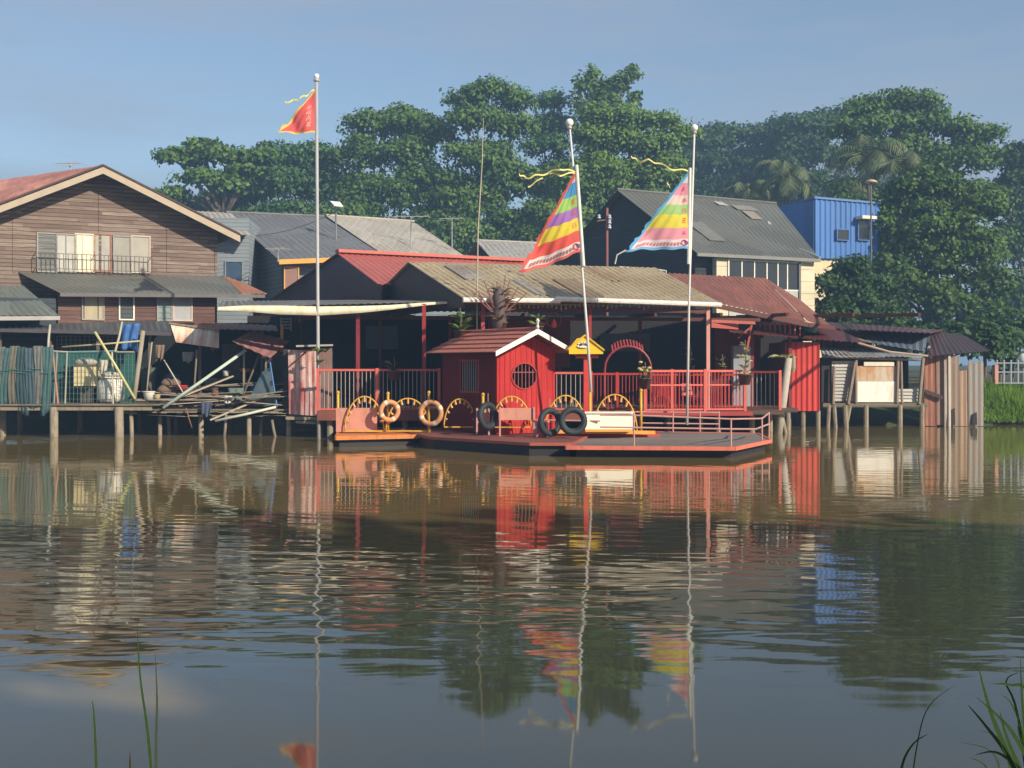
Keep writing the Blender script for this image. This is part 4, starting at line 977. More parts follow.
def flag_mat(stops, border, bw=.06, bottom=None):
    m = bpy.data.materials.new('flag_cloth'); nt, b = nodes_of(m)
    uv = N(nt, 'ShaderNodeUVMap'); uv.uv_map = 'flag'; sp = N(nt, 'ShaderNodeSeparateXYZ'); nt.links.new(uv.outputs[0], sp.inputs[0])
    cr = N(nt, 'ShaderNodeValToRGB'); cr.color_ramp.interpolation = 'CONSTANT'; el = cr.color_ramp.elements
    el[0].position = 0; el[0].color = (*stops[0][1], 1); el[1].position = stops[1][0]; el[1].color = (*stops[1][1], 1)
    for p, c in stops[2:]: e_ = el.new(p); e_.color = (*c, 1)
    nt.links.new(sp.outputs[1], cr.inputs[0])
    d = math_(nt, 'MULTIPLY', math_(nt, 'SUBTRACT', 1., sp.outputs[0]), sp.outputs[1])
    c = mixc(nt, math_(nt, 'LESS_THAN', d, bw), cr.outputs[0], border)
    if bottom: c = mixc(nt, math_(nt, 'GREATER_THAN', sp.outputs[1], .965), c, bottom)
    g = N(nt, 'ShaderNodeNewGeometry').outputs['Position']
    c = mixc(nt, remap(nt, noise(nt, g, 6, 4), .3, .8, 0, .18), c, (.3, .25, .22))
    nt.links.new(c, b.inputs['Base Color']); b.inputs['Roughness'].default_value = .75
    t = N(nt, 'ShaderNodeBsdfTranslucent'); nt.links.new(c, t.inputs[0]); mx = N(nt, 'ShaderNodeMixShader'); mx.inputs[0].default_value = .3
    nt.links.new(b.outputs[0], mx.inputs[1]); nt.links.new(t.outputs[0], mx.inputs[2]); nt.links.new(mx.outputs[0], nt.nodes['Material Output'].inputs[0]); return m
def flag(label, A, B, C_, mat, wave=.08, glyphs=(), gcol=(.5, .05, .05), ribbons=(), rib_col=(.7, .6, .2), sag=.1, cols=24, rows=30, bandglyph=None, batten=None, name='flag'):
    A, B, C_ = Vector(A), Vector(B), Vector(C_)
    t = thing(name, label, 'flag', B)
    def S(u, v, off=0.):
        p = A+((B-A)*(1-u)+(C_-A)*u)*v
        k = u*v
        p = p+Vector((0, 1, 0))*(wave*1.5*math.sin(u*v*8+v*4)*(.15+k)+wave*.55*math.sin(v*15+u*9)*k+wave*.3*math.sin(u*23-v*9)*min(1, k*3))+Vector((wave*.3*math.sin(v*13+u*4)*k, 0, wave*.25*math.sin(u*12)*k))+Vector((0, 0, -1))*sag*k*math.sin(u*math.pi)*.6+Vector((0, 0, 1))*.02*math.sin(u*19)*v
        return p+Vector((0, -off, 0))
    vs = []; uvs = []
    for j in range(rows+1):
        for i in range(cols+1):
            u, v = i/cols, j/rows
            jit = 1+(.02*math.sin(v*70)+.02*math.sin(v*31)) if i == cols else 1
            vs.append(S(u*jit, v)); uvs.append((u, v))
    fs = [(j*(cols+1)+i, j*(cols+1)+i+1, (j+1)*(cols+1)+i+1, (j+1)*(cols+1)+i) for j in range(rows) for i in range(cols)]
    q = MB(); q.add(vs, fs); o = q.build('cloth', mat, t, True)
    uv = o.data.uv_layers.new(name='flag').data
    for l in o.data.loops: uv[l.index].uv = uvs[l.vertex_index]
    o.data.uv_layers.active = o.data.uv_layers['uv']
    # lettering: brushed characters sewn down the hoist
    rd_ = random.Random(5); q = MB()
    for gi, (v, us, sz) in enumerate(glyphs):
        L = (B-A).length; hv = sz/L
        Wd = max(.2, (C_-B).length*v); hu = sz/Wd
        strokes = [(-.4, .35, .4, .35), (-.35, 0, .35, 0), (0, .48, 0, -.45), (-.4, -.4, .4, -.42), (-.3, .1, -.42, -.3), (.3, .12, .4, -.28)]
        rd_.shuffle(strokes)
        for (a, b_, c_, d_) in strokes[:5]:
            p0 = S(us+a*hu, v-b_*hv, .012); p1 = S(us+c_*hu, v-d_*hv, .012)
            dd = (p1-p0).normalized(); nn = Vector((dd.z, 0, -dd.x))*sz*.07
            q.quad(p0-nn, p0+nn, p1+nn*.7, p1-nn*.7)
            q.quad(p0-nn+Vector((0, .03, 0)), p0+nn+Vector((0, .03, 0)), p1+nn*.7+Vector((0, .03, 0)), p1-nn*.7+Vector((0, .03, 0)))
    if glyphs: q.build('lettering', m_plain(gcol, .7, .1), t)
    if bandglyph:
        q = MB()
        for k in range(14):
            u = .12+k*.058; v = .93; sz = .1*(1-u*.5)
            for m_ in range(3):
                p0 = S(u-.012+m_*.012, v-.022, .012); p1 = S(u-.012+m_*.012+.006*(-1)**m_, v+.02, .012); q.quad(p0, p0+Vector((.025, 0, 0)), p1+Vector((.025, 0, 0)), p1)
            p0 = S(u-.018, v, .013); p1 = S(u+.018, v, .013); q.quad(p0, p1, p1+Vector((0, 0, .02)), p0+Vector((0, 0, .02)))
        q.build('band_lettering', m_plain(bandglyph, .7, .1), t)
        cq = S(.07, .925, .014); q = MB(); q.ring(cq, (0, 1, 0), .075, .02, 16, 5); q.build('emblem', m_plain((.5, .08, .12), .6), t)
        cq = S(.03, .925, .014); q = MB(); q.ring(cq, (0, 1, 0), .05, .016, 12, 5); o2 = q.build('emblem', m_plain((.1, .2, .5), .6), t)
    if batten:
        q = MB(); q.tube(batten, .05, 8); q.build('flag_staff', m_plain((.66, .66, .62), .5), t)
    for k, rb in enumerate(ribbons):
        pts = [Vector(p) for p in rb]; q = MB(); wv = .024
        fine = []
        for i in range(len(pts)-1):
            for s_ in range(6): fine.append(pts[i].lerp(pts[i+1], s_/6)+Vector((0, 0, .03*math.sin((i*6+s_)*.8))))
        fine.append(pts[-1])
        vs = []
        for i, p in enumerate(fine):
            an = .5*math.sin(i*.5); d = Vector((0, math.sin(an), math.cos(an)))*wv; vs += [p-d, p+d]
        q.add(vs, [(2*i, 2*i+1, 2*i+3, 2*i+2) for i in range(len(fine)-1)]); q.build('ribbon', m_plain(rib_col, .7, .1), t)
    return t
fm1 = flag_mat([(0, (.72, .10, .10)), (.5, (.72, .10, .10))], (.75, .6, .12), .05, (.75, .6, .12))
flag('red triangular pennant with yellow border and pale characters', P(315, 89, Y1-.1), P(315, 133, Y1-.1), P(279, 132, Y1-.4), fm1, wave=.1,
     glyphs=[(.42, .38, .14), (.55, .3, .17), (.68, .25, .17), (.8, .2, .15)], gcol=(.85, .45, .36),
     ribbons=[[P(314, 90, Y1-.1), P(307, 95, Y1-.2), P(300, 98, Y1-.3), P(293, 101, Y1-.2), P(285, 102, Y1-.3)]], rib_col=(.72, .65, .1), cols=20, rows=20)
fm2 = flag_mat([(0, (.7, .45, .45)), (.12, (.05, .3, .62)), (.28, (.32, .58, .12)), (.43, (.35, .14, .5)), (.57, (.78, .62, .03)), (.73, (.75, .08, .06)), (.87, (.72, .66, .62))], (.72, .1, .08), .05, (.72, .12, .1))
flag('left rainbow-striped triangular flag with a red border', P(575, 172, Y2-.1), P(580.5, 252, Y2-.1), P(519, 272, Y2-.4), fm2, wave=.1,
     glyphs=[(.35, .18, .15), (.5, .13, .15), (.65, .11, .15), (.79, .1, .15)], gcol=(.5, .12, .08), bandglyph=(.35, .12, .15),
     batten=[P(576.5, 165, Y2-.06), P(583.5, 266, Y2-.06)],
     ribbons=[[P(575, 172, Y2-.1), P(560, 168.5, Y2-.3), P(548, 173, Y2-.2), P(535, 176, Y2-.3), P(526, 178, Y2-.3), P(519, 174, Y2-.4)], [P(575, 173, Y2-.1), P(560, 175, Y2-.3), P(550, 173.5, Y2-.2)], [P(543, 178, Y2-.3), P(528, 187, Y2-.3)]], sag=.25)
fm3 = flag_mat([(0, (.72, .72, .76)), (.14, (.78, .3, .4)), (.3, (.76, .6, .56)), (.42, (.35, .6, .2)), (.55, (.78, .68, .05)), (.72, (.8, .32, .4)), (.87, (.76, .7, .7))], (.1, .42, .75), .05, (.15, .42, .72))
flag('right pastel-striped triangular flag with a blue border', P(688, 172, Y3-.1), P(688, 249, Y3-.1), P(625, 252, Y3-.4), fm3, wave=.1,
     glyphs=[(.22, .3, .12), (.37, .15, .15), (.5, .12, .15), (.63, .1, .16), (.8, .08, .13)], gcol=(.62, .08, .1), bandglyph=(.55, .15, .2),
     batten=[P(690, 168, Y3-.06), P(688.5, 264, Y3-.06)],
     ribbons=[[P(688, 171, Y3-.1), P(672, 169, Y3-.2), P(658, 163, Y3-.3), P(648, 160, Y3-.3), P(638, 161, Y3-.2), P(631, 156, Y3-.2)], [P(670, 188, Y3-.2), P(667, 182, Y3-.3), P(666, 178, Y3-.3)]], sag=-.1)

# ================================================================== SHRINE
sh = thing('shrine', 'yellow-roofed little shrine on a red post with a white flower emblem', 'shrine', (XY(586, 35.5), 35.5, z2))
q = MB(); pts = [(569, 354), (603, 354), (603.5, 350), (594, 341), (585, 336.5), (577, 338.5), (569, 348)]
q.prism([P(a, b_, 35.2) for a, b_ in pts], (0, .12, 0)); q.build('gable_board', m_plain((.78, .52, .02), .55, .1, 3), sh)
q = MB()
for side in (0, 1):
    L1 = [P(585, 336, 35.15), P(604.5, 351, 35.15)] if side else [P(568, 350, 35.15), P(585, 336, 35.15)]
    q.prism([L1[0], L1[1], L1[1]+Vector((0, .9, 0)), L1[0]+Vector((0, .9, 0))], (0, 0, .05))
q.build('roof', m_plain((.7, .42, .03), .55, .15, 3), sh)
q = MB(); c0 = P(583, 346, 35.18)
for k in range(6):
    a = math.pi*k/5; d = Vector((math.cos(a), 0, math.sin(a)*.8)); c = c0+d*.1
    s_ = Vector((-d.z, 0, d.x)).normalized()*.06
    q.prism([c0, c+s_, c+d*.08, c-s_], (0, -.02, 0))
q.lathe(c0-Vector((0, .02, .05)), [(.11, 0), (.13, .03), (.05, .06)], 10, 1, .2); q.build('flower_emblem', m_plain((.82, .8, .72), .5, .03), sh)
q = MB(); q.box(XY(586.5, 35.5)-.085, XY(586.5, 35.5)+.085, 35.42, 35.6, z2, Z(354, 35.5)); q.build('post', m_plain((.55, .05, .045), .5), sh)
q = MB(); q.box(XY(576, 35.5), XY(598, 35.5), 35.35, 35.9, Z(358, 35.5), Z(355, 35.5)); q.build('shelf', m_plain((.4, .05, .04), .6), sh)

# ================================================================== PLANTS
green_l = m_leaf((.10, .17, .03), (.2, .26, .06)); pale_l = m_leaf((.35, .36, .14), (.5, .48, .22)); bronze = m_leaf((.12, .08, .04), (.2, .12, .06))
potm = m_plain((.12, .07, .05), .7)
def blades(mb, c, n, L, wd, rd_, spread=1., up=.7, droop=.5):
    c = Vector(c)
    for k in range(n):
        a = rd_.uniform(0, 6.28); d = Vector((math.cos(a), math.sin(a), 0))*spread; l = L*rd_.uniform(.6, 1.1)
        s_ = (Vector((-d.y, d.x, 0)).normalized()*.6+Vector((0, 0, rd_.uniform(-1, 1)))+d*rd_.uniform(-.3, .3)).normalized()*wd/2; pts = []; e = up*rd_.uniform(.7, 1.3)
        p = c+Vector((0, 0, 0))
        for i in range(5): pts.append(p.copy()); p = p+(d*math.cos(e)+Vector((0, 0, math.sin(e))))*l/4; e -= droop*.5
        for i in range(4):
            w0 = [.5, 1, .9, .5, 0][i]; w1 = [.5, 1, .9, .5, 0][i+1]
            mb.quad(pts[i]-s_*w0, pts[i]+s_*w0, pts[i+1]+s_*w1, pts[i+1]-s_*w1)
def potted(label, px, py, Y, h, n, lm, seed, L=.35, wd=.07, pr_=.16, ph=.3, flower=None, spread=1., stand=None):
    rd_ = random.Random(seed); c = P(px, py, Y); t = thing('potted_plant', label, 'potted plant', c-Vector((0, 0, ph)), 'potted plants along the pavilion')
    q = MB(); q.lathe(c-Vector((0, 0, ph)), [(pr_*.7, 0), (pr_, ph*.9), (pr_*1.1, ph*.9), (pr_*1.1, ph)], 12); q.build('pot', potm, t, True)
    q = MB(); st = MB()
    for k in range(max(1, int(h/.18))):
        z = k*.18; o_ = Vector((rd_.uniform(-.08, .08), rd_.uniform(-.08, .08), z)); blades(q, c+o_, max(3, n//max(1, int(h/.18))), L, wd, rd_, spread)
    st.tube([c, c+Vector((.03, 0, h*.5)), c+Vector((0, 0, h))], .02, 6); st.build('stem', BARK, t); q.build('leaves', lm, t)
    if stand is not None: q = MB(); q.tube([c-Vector((0, 0, ph)), Vector((c.x, c.y, stand))], .06, 7); q.build('stand', BARK, t)
    if flower:
        q = MB()
        for k in range(7): f = c+Vector((rd_.uniform(-.2, .25), -.1, rd_.uniform(.1, .5))); q.lathe(f, [(.01, 0), (.06, .02), (.07, .06), (.02, .08)], 8)
        q.build('blossom', flower, t)
    return t
potted('potted plant with pale yellow blossom on the railing corner', 645, 378, 37.9, .5, 26, green_l, 1, .3, .09, .2, .35, m_plain((.62, .5, .22), .6))
potted('tall potted plant with pale leaves near the right end of the railing', 745, 374, 38.6, 1.1, 40, pale_l, 2, .3, .1, .22, .35)
potted('spiky potted plant on the railing left of the hut', 394, 371, 38.7, .45, 30, m_leaf((.1, .1, .05), (.2, .16, .09)), 3, .4, .05, .22, .3)
potted('bronze-leaved plant inside, above the roof ridge of the hut', 501, 322, 37.9, 1.1, 60, bronze, 4, .6, .08, .2, .3, stand=z2)
potted('leafy potted plant left of the bronze one, behind the hut roof', 460, 330, 37.9, .7, 26, green_l, 6, .55, .12, .2, .3, stand=z2)
potted('green shoot of leaves behind the hut gable', 538, 326, 37.9, .4, 18, green_l, 7, .45, .1, .18, .3, stand=z2)
potted('thin-stemmed potted plant in the dark interior, left of the white-red post', 690, 366, 41.3, .8, 16, green_l, 8, .25, .05, .15, .3)
potted('small potted plant in the dark interior, right of the white-red post', 722, 366, 41.3, .4, 14, green_l, 9, .25, .06, .15, .3)
# dark carved figure with red sticks behind the hut roof
t = thing('incense_stand', 'dark carved stand bristling with red sticks, behind the hut roof', 'stand', P(499, 330, 37.9))
q = MB(); q.tube([P(499, 332, 37.9), (XY(499, 37.9), 37.9, z2)], .1, 8); q.build('pedestal', BARK, t)
q = MB(); q.lathe(P(499, 332, 37.9), [(.14, 0), (.24, .3), (.2, .9), (.22, 1.1), (.12, 1.35), (.04, 1.45)], 10); q.build('body', m_plain((.09, .07, .07), .7), t, True)
rd_ = random.Random(3)
for k in range(14):
    a = (k-6.5)/7; b0 = P(499, 312, 37.8)+Vector((a*.25, 0, 0)); q = MB(); q.tube([b0, b0+Vector((a*.7, rd_.uniform(-.1, .1), rd_.uniform(.55, 1.15)*(1.2-abs(a)*.5)))], .018, 5); q.build('stick', m_plain((.24, .10, .09), .6), t)
# red ring ornament
t = thing('ring_ornament', 'small red ring hanging under the pavilion roof right of the hut gable', 'ornament', P(554, 322, 39.8))
q = MB(); q.ring(P(554, 320, 39.8), (0, 1, 0), .24, .02, 24, 6); q.build('ring', red_paint, t, True); q = MB(); q.lathe(P(554, 328, 39.8), [(.04, 0), (.09, .08), (.07, .2), (.02, .3)], 8); q.build('lantern', m_plain((.7, .12, .1), .5), t)
q = MB(); q.tube([P(554, 313, 39.8), P(554, 304, 39.8)], .01, 5); q.build('cord', m_plain((.2, .1, .08), .7), t)

# ================================================================== LEFT STILT YARD
def platform(label, x0, x1, Y0, Y1_, zt, piles, mat=grey_wood, seed=1, ragged=True, name='stilt_platform'):
    t = thing(name, label, 'platform', ((x0+x1)/2, Y0, 0)); rd_ = random.Random(seed)
    q = MB(); n = int((Y1_-Y0)/.24)
    for k in range(n):
        y = Y0+k*.24; q.box(x0-rd_.uniform(0, .25)*ragged, x1+rd_.uniform(0, .3)*ragged, y, y+.2, zt-.05, zt-.002*(k % 3))
    q.build('deck', mat, t)
    q = MB()
    for y in (Y0+.12, (Y0+Y1_)/2, Y1_-.2): q.bar((x0, y, zt-.14), (x1, y, zt-.14), .09, .14)
    q.build('joist', pile_mat, t)
    for (px, Y, r, lean) in piles:
        q = MB(); q.tube([(XY(px, Y)+lean, Y, -1), (XY(px, Y), Y, zt-.1)], r, 8); q.build('pile', pile_mat, t, True)
    return t
ZA = Z(404, 39.5)
platform('timber platform on thick piles under the netted pens, far left', XY(-40, 39.5), XY(152, 39.5), 39.4, 44.5, ZA,
         [(-20, 39.6, .13, 0), (54, 39.55, .14, 0), (119, 39.5, .15, .02), (131, 39.8, .07, .05), (20, 42, .1, 0), (80, 42, .1, 0), (3, 40.5, .12, 0), (140, 43, .1, 0)])
ZB = Z(409, 40)
ragged = platform('ragged timber platform heaped with loose boards, left of the peeling panel', XY(150, 40), XY(296, 40), 39.9, 45, ZB,
         [(160, 40.3, .07, 0), (168, 41, .06, .1), (201, 40.1, .09, 0), (249, 40, .08, 0), (262, 40.8, .06, -.1), (289, 40, .09, 0), (176, 42, .07, 0), (230, 42, .08, 0), (321, 40, .1, 0)], seed=4)
# shed roof over the yard
shed = thing('yard_shed', 'dark open shed with thin posts over the clutter below the wooden house', 'shed', (XY(60, 43), 43, ZA))
q = MB(); q.sheet(P(-60, 318, 45.3), P(168, 321, 45.3), P(172, 333, 41.5), P(-60, 328, 41.5), .25, .015); q.build('roof', m_sheet((.09, .10, .11), (.08, .06, .05), .3), shed)  # dark sheet stands in for the band of shade under the eaves
q = MB(); q.bar(P(-60, 329, 41.45), P(172, 334, 41.45), .06, .12); q.build('eave_board', m_plain((.09, .08, .09), .8), shed)
q = MB(); q.sheet(P(196, 322, 45), P(276, 325, 45), P(278, 331, 41.6), P(190, 328, 41.6), .25, .015); o = q.build('roof', m_sheet((.25, .10, .07), (.16, .06, .04), .5), shed)
q = MB(); q.box(XY(-60, 45), XY(300, 45), 44.85, 44.95, ZA-.3, Z(323, 45)); q.build('back_wall', m_plain((.016, .022, .026), .9, .5, 1.2), shed)  # near-black colour stands in for the shade under the shed
for px in (0, 50, 98, 150, 200, 262): q = MB(); q.bar((XY(px, 41.8), 41.8, ZA-.2), (XY(px, 41.8), 41.8, Z(332, 41.8)), .09); q.build('post', m_plain((.14, .12, .1), .85), shed)
q = MB(); q.box(XY(2, 43.5), XY(52, 43.5), 43.4, 43.5, Z(338, 43.5), Z(329, 43.5)); o = q.build('board', m_planks((.45, .22, .12), (.5, .28, .16), (.3, .16, .1), .12), shed)
q = MB()
for k in range(15): u = XY(57, 43)+k*.165; q.bar((u, 43, Z(353, 43)), (u, 43, Z(336, 43)), .02)
for k in range(5): z = Z(352-k*4, 43); q.bar((XY(57, 43), 43, z), (XY(57, 43)+2.35, 43, z), .02)
q.build('grille', m_plain((.36, .34, .31), .7), shed)
# hanging nets/tarps
net_cols = [((.05, .09, .115), 'blue-grey'), ((.14, .145, .135), 'pale grey'), ((.05, .115, .12), 'teal'), ((.13, .125, .1), 'olive grey'), ((.03, .065, .075), 'dark teal')]
xs_ = [-14, -6, 2, 10, 18, 26, 34, 42]
ords = ['outermost left', 'second from the left edge', 'third from the left edge', 'fourth from the left edge', 'fifth from the left edge', 'sixth from the left edge', 'last, next to the pen posts', 'half hidden by the pen posts']
for k, px in enumerate(xs_):
    c_, nm = net_cols[k % 5]; a = P(px, 346+k % 3, 39.6-.02*k); t = thing('hanging_net', '%s net hanging over the platform edge, %s' % (nm, ords[k]), 'net', a-Vector((0, 0, 2)), 'nets hung along the left platform')
    q = MB(); vs = []; n, m_ = 8, 14; W_ = 9.5*39.6/FP; Ht = (62+5*math.sin(k*2))*39.6/FP
    for j in range(m_+1):
        for i in range(n+1):
            u, v = i/n, j/m_; pin = 1-.22*math.exp(-((v-.38)/.12)**2)
            vs.append(a+Vector((W_*(.5+(u-.5)*pin)+.05*math.sin(v*3+k), -.03*math.sin(u*math.pi*5+k+v*4)-.08*math.sin(v*math.pi), -Ht*v*(1+.03*math.sin(u*5+k)))))
    q.add(vs, [(j*(n+1)+i, j*(n+1)+i+1, (j+1)*(n+1)+i+1, (j+1)*(n+1)+i) for j in range(m_) for i in range(n)])
    o = q.build('netting', m_plain(c_, .8, .35, 6), t, True)
    md = o.modifiers.new('s', 'SOLIDIFY'); md.thickness = .03
    q = MB(); q.tube([a+Vector((0, -.15, -Ht*.38)), a+Vector((W_, -.15, -Ht*.39))], .012, 5); q.build('tie_rope', m_plain((.05, .2, .2), .7), t)
# pen frame with green netting
pen = thing('net_pen', 'wire and dark green netting pen framed by thin poles, on the left platform', 'pen', P(90, 404, 40))
q = MB(); q.box(XY(52, 41.2), XY(135, 41.2), 41.2, 41.23, ZA, Z(351, 41.2)); q.build('netting', m_plain((.02, .10, .095), .85, .4, 8), pen)
q = MB()
for k in range(20): x = XY(58, 39.9)+k*.13; q.bar((x, 39.9, ZA+.02), (x, 39.9, Z(352, 39.9)), .012)
for k in range(9): z = ZA+.15+k*.19; q.bar((XY(58, 39.9), 39.9, z), (XY(135, 39.9), 39.9, z), .01)
q.build('wire_mesh', m_plain((.1, .16, .15), .6), pen)
for a, b_, r, c_ in [((49, 404), (49, 350), .03, (.3, .3, .26)), ((58, 404), (52, 345), .035, (.4, .2, .14)), ((54, 404), (57, 352), .03, (.25, .25, .22)), ((65, 404), (67, 352), .03, (.3, .32, .28)),
                      ((113, 404), (112, 352), .035, (.42, .4, .34)), ((68, 352), (117, 351), .03, (.16, .3, .28)), ((50, 351), (68, 352), .03, (.4, .38, .33)), ((134, 352), (117, 352), .03, (.3, .3, .25))]:
    q = MB(); q.tube([P(*a, 39.85), P(*b_, 39.85)], r, 6); q.build('pole', m_plain(c_, .8), pen)
def stick(name, label, a, b_, Y0, Y1_, r, col, cat='pole', group='loose poles in the left yard', flat=False):
    A, B = P(*a, Y0), P(*b_, Y1_); q = MB()
    if flat: q.bar(A, B, r*2, r*.7)
    else:
        mid = A.lerp(B, .5)+Vector((random.uniform(-.02, .02), 0, -.01)); q.tube([A, mid, B], r, 7)
    o = q.build(name, m_plain(col, .75, .25, 4), None, not flat); return tag(o, label, cat, group)
stick('bamboo_pole', 'yellowish bamboo pole leaning across the green pen', (135, 399), (95, 332), 39.6, 39.7, .045, (.5, .48, .22))
stick('wooden_pole', 'thick grey pole leaning beside the blue tarpaulin', (134, 400), (143, 331), 39.7, 40.2, .08, (.3, .26, .2))
stick('wooden_pole', 'short pale pole rising to the shed eave above the pen', (115, 352), (122, 322), 39.8, 40.5, .04, (.42, .4, .3))
stick('wooden_pole', 'pale pole standing at the left corner of the pen', (48, 350), (50, 325), 40, 40.5, .04, (.42, .4, .32))
stick('plastic_pipe', 'long pale green pipe propped diagonally over the board heap', (163, 408), (246, 350), 39.6, 40.4, .055, (.5, .6, .52))
stick('plastic_pipe', 'pale pipe lying low along the edge of the board heap', (215, 421), (276, 407), 39.5, 39.8, .045, (.52, .56, .48))
stick('wooden_pole', 'grey board slanting up to the small white pot', (178, 398), (233, 376), 40, 41, .07, (.38, .32, .24), flat=True)
stick('wooden_pole', 'long pale board slanting over the right half of the heap', (210, 420), (290, 386), 39.7, 40.6, .08, (.4, .34, .26), flat=True)
# tubs, drum, bundles
t = thing('storage_crate', 'cream-yellow crate with a grey sack on top, inside the pen', 'crate', P(86, 386, 40.5))
q = MB(); a = P(74, 386, 40.5); q.prism([a, P(97, 386, 40.5), P(97.5, 366, 40.5), P(73.5, 366, 40.5)], (0, .5, 0)); q.build('body', m_plain((.68, .58, .34), .6, .12, 2), t)
q = MB(); q.prism([P(73, 366, 40.47), P(98, 366, 40.47), P(98, 364.5, 40.47), P(73, 364.5, 40.47)], (0, .56, 0)); q.build('rim', m_plain((.6, .5, .3), .6), t)
q = MB(); q.lathe(P(85.5, 364.5, 40.75), [(.36, 0), (.42, .08), (.36, .17), (.15, .22)], 12, 1, .6); q.build('sack', m_plain((.36, .34, .3), .8), t, True)
q = MB(); q.prism([P(80, 404, 40.6), P(92, 404, 40.6), P(92, 386.5, 40.6), P(80, 386.5, 40.6)], (0, .35, 0)); q.build('stand', m_plain((.1, .1, .09), .8), t)
t = thing('water_drum', 'large round white tub with dark rim band, standing in the pen', 'tub', P(111, 403, 40.3))
q = MB(); q.lathe(P(111, 402, 40.6), [(.36, 0), (.44, .12), (.45, .5), (.40, .78), (.3, .86)], 20); q.build('body', m_plain((.74, .73, .66), .5, .08, 3), t, True)
q = MB(); q.lathe(P(111, 376, 40.6), [(.32, 0), (.34, .05), (.22, .12), (.06, .15)], 16); q.build('lid', m_plain((.55, .52, .45), .6), t, True)
q = MB(); q.ring(P(111, 378.5, 40.6), (0, .02, 1), .42, .018, 22, 6); q.build('rope', m_plain((.3, .25, .18), .8), t)
def bucket(label, px, py, Y, r, h, col, rim=None, name='bucket', cat='bucket'):
    c = P(px, py, Y); t = thing(name, label, cat, c, 'small vessels in the left yard')
    q = MB(); q.lathe(c, [(r*.75, 0), (r*.95, h*.9), (r, h)], 14); q.build('body', m_plain(col, .5, .1, 3), t, True)
    q = MB(); q.ring(c+Vector((0, 0, h)), (0, .01, 1), r, r*.08, 18, 6); q.build('rim', m_plain(rim or col, .5), t, True)
bucket('stack of white basins next to the pole by the pen', 149, 400, 40.2, .2, .28, (.68, .68, .62))
bucket('small yellowish pot right of the white basins', 157, 400, 40.2, .12, .18, (.5, .42, .25))
bucket('little red bucket behind the long green pipe', 182, 390, 41, .2, .15, (.55, .05, .05))
bucket('small white pot at the upper end of the slanting board', 226, 376, 41, .11, .17, (.6, .6, .56))
bucket('red lid on a low barrel by the dark hut', 246, 372, 41, .22, .1, (.35, .06, .06))
bucket('rusty little drum standing behind the heap', 215, 403, 41, .14, .6, (.22, .1, .07), name='drum', cat='drum')
bucket('dark blue barrel in the shade of the shed', 172, 398, 42.5, .3, .85, (.05, .08, .13), name='barrel', cat='barrel')
bucket('grey-green barrel in the shade, left of the dark blue one', 148, 391, 42.3, .3, .8, (.10, .16, .15), name='barrel', cat='barrel')
t = thing('bundle', 'brown cloth bundle piled on the boards below the shed', 'bundle', P(168, 392, 41))
q = MB(); rd_ = random.Random(6)
for k in range(4): q.lathe(P(163+k*4, 393-(k % 2)*7, 41+.1*k), [(.1, 0), (.17, .05), (.16, .14), (.1, .22), (.03, .27)], 8, 1.3, 1)
q.build('sack', m_plain((.16, .11, .08), .85, .35, 5), t, True)
# blue tarpaulin
t = thing('tarpaulin', 'bright blue tarpaulin hung under the shed eave', 'tarpaulin', P(129, 352, 40.6))
q = MB(); vs = []; n, m_ = 10, 10
for j in range(m_+1):
    for i in range(n+1):
        u, v = i/n, j/m_; px = 121+17*u+(1.5 if v < .3 else 0)*u; py = 325-2*u+(28-5*(1-u)+2*math.sin(u*9))*v; p = P(px, py, 40.6); vs.append(p+Vector((0, .06*math.sin(u*14+v*3), 0)))
q.add(vs, [(j*(n+1)+i, j*(n+1)+i+1, (j+1)*(n+1)+i+1, (j+1)*(n+1)+i) for j in range(m_) for i in range(n)]); o = q.build('sheet', m_plain((.04, .13, .36), .6, .35, 5), t, True)
o.modifiers.new('s', 'SOLIDIFY').thickness = .015
# loose planks
rd_ = random.Random(12)
for k in range(52):
    px = rd_.uniform(140, 290); py = rd_.uniform(393, 411); L = rd_.uniform(.8, 3.2); a = rd_.gauss(0, .35); tl = rd_.gauss(0, .09)
    Yk = rd_.uniform(39.8, 42); c = P(px, py, Yk); c.z = max(c.z, ZB+.03)+(rd_.uniform(.0, .35) if k % 3 == 0 else 0)
    d = Vector((math.cos(a)*math.cos(tl), math.sin(a)*.5, math.sin(tl)))*L/2
    q = MB(); q.bar(c-d, c+d, rd_.uniform(.08, .2), .03); g_ = rd_.uniform(.7, 1.3)
    zone = 'at the left end of the heap' if px < 178 else 'left of the middle of the heap' if px < 215 else 'right of the middle of the heap' if px < 250 else 'at the right end of the heap'
    tone = 'dark' if g_ < .9 else 'pale' if g_ > 1.12 else 'grey'; slope = 'lying nearly flat' if abs(tl) < .045 else 'tilted up to the right' if tl > 0 else 'tilted up to the left'
    lab_ = '%s loose board %s, %s' % (tone, slope, zone)
    tag(q.build('loose_plank', m_plain(tuple(round(x*g_, 2) for x in (.27, .23, .18)), .85, .3, 5)), lab_, 'plank', 'loose boards heaped on the ragged platform')
for k in range(9):
    px = 155+k*15; q = MB(); c = P(px, 414, 39.85); q.bar(c-Vector((1.1, 0, rd_.uniform(-.06, .06))), c+Vector((1.1, 0, rd_.uniform(-.08, .08))), .05, .07)
    q.build('edge_rail', pile_mat, ragged)
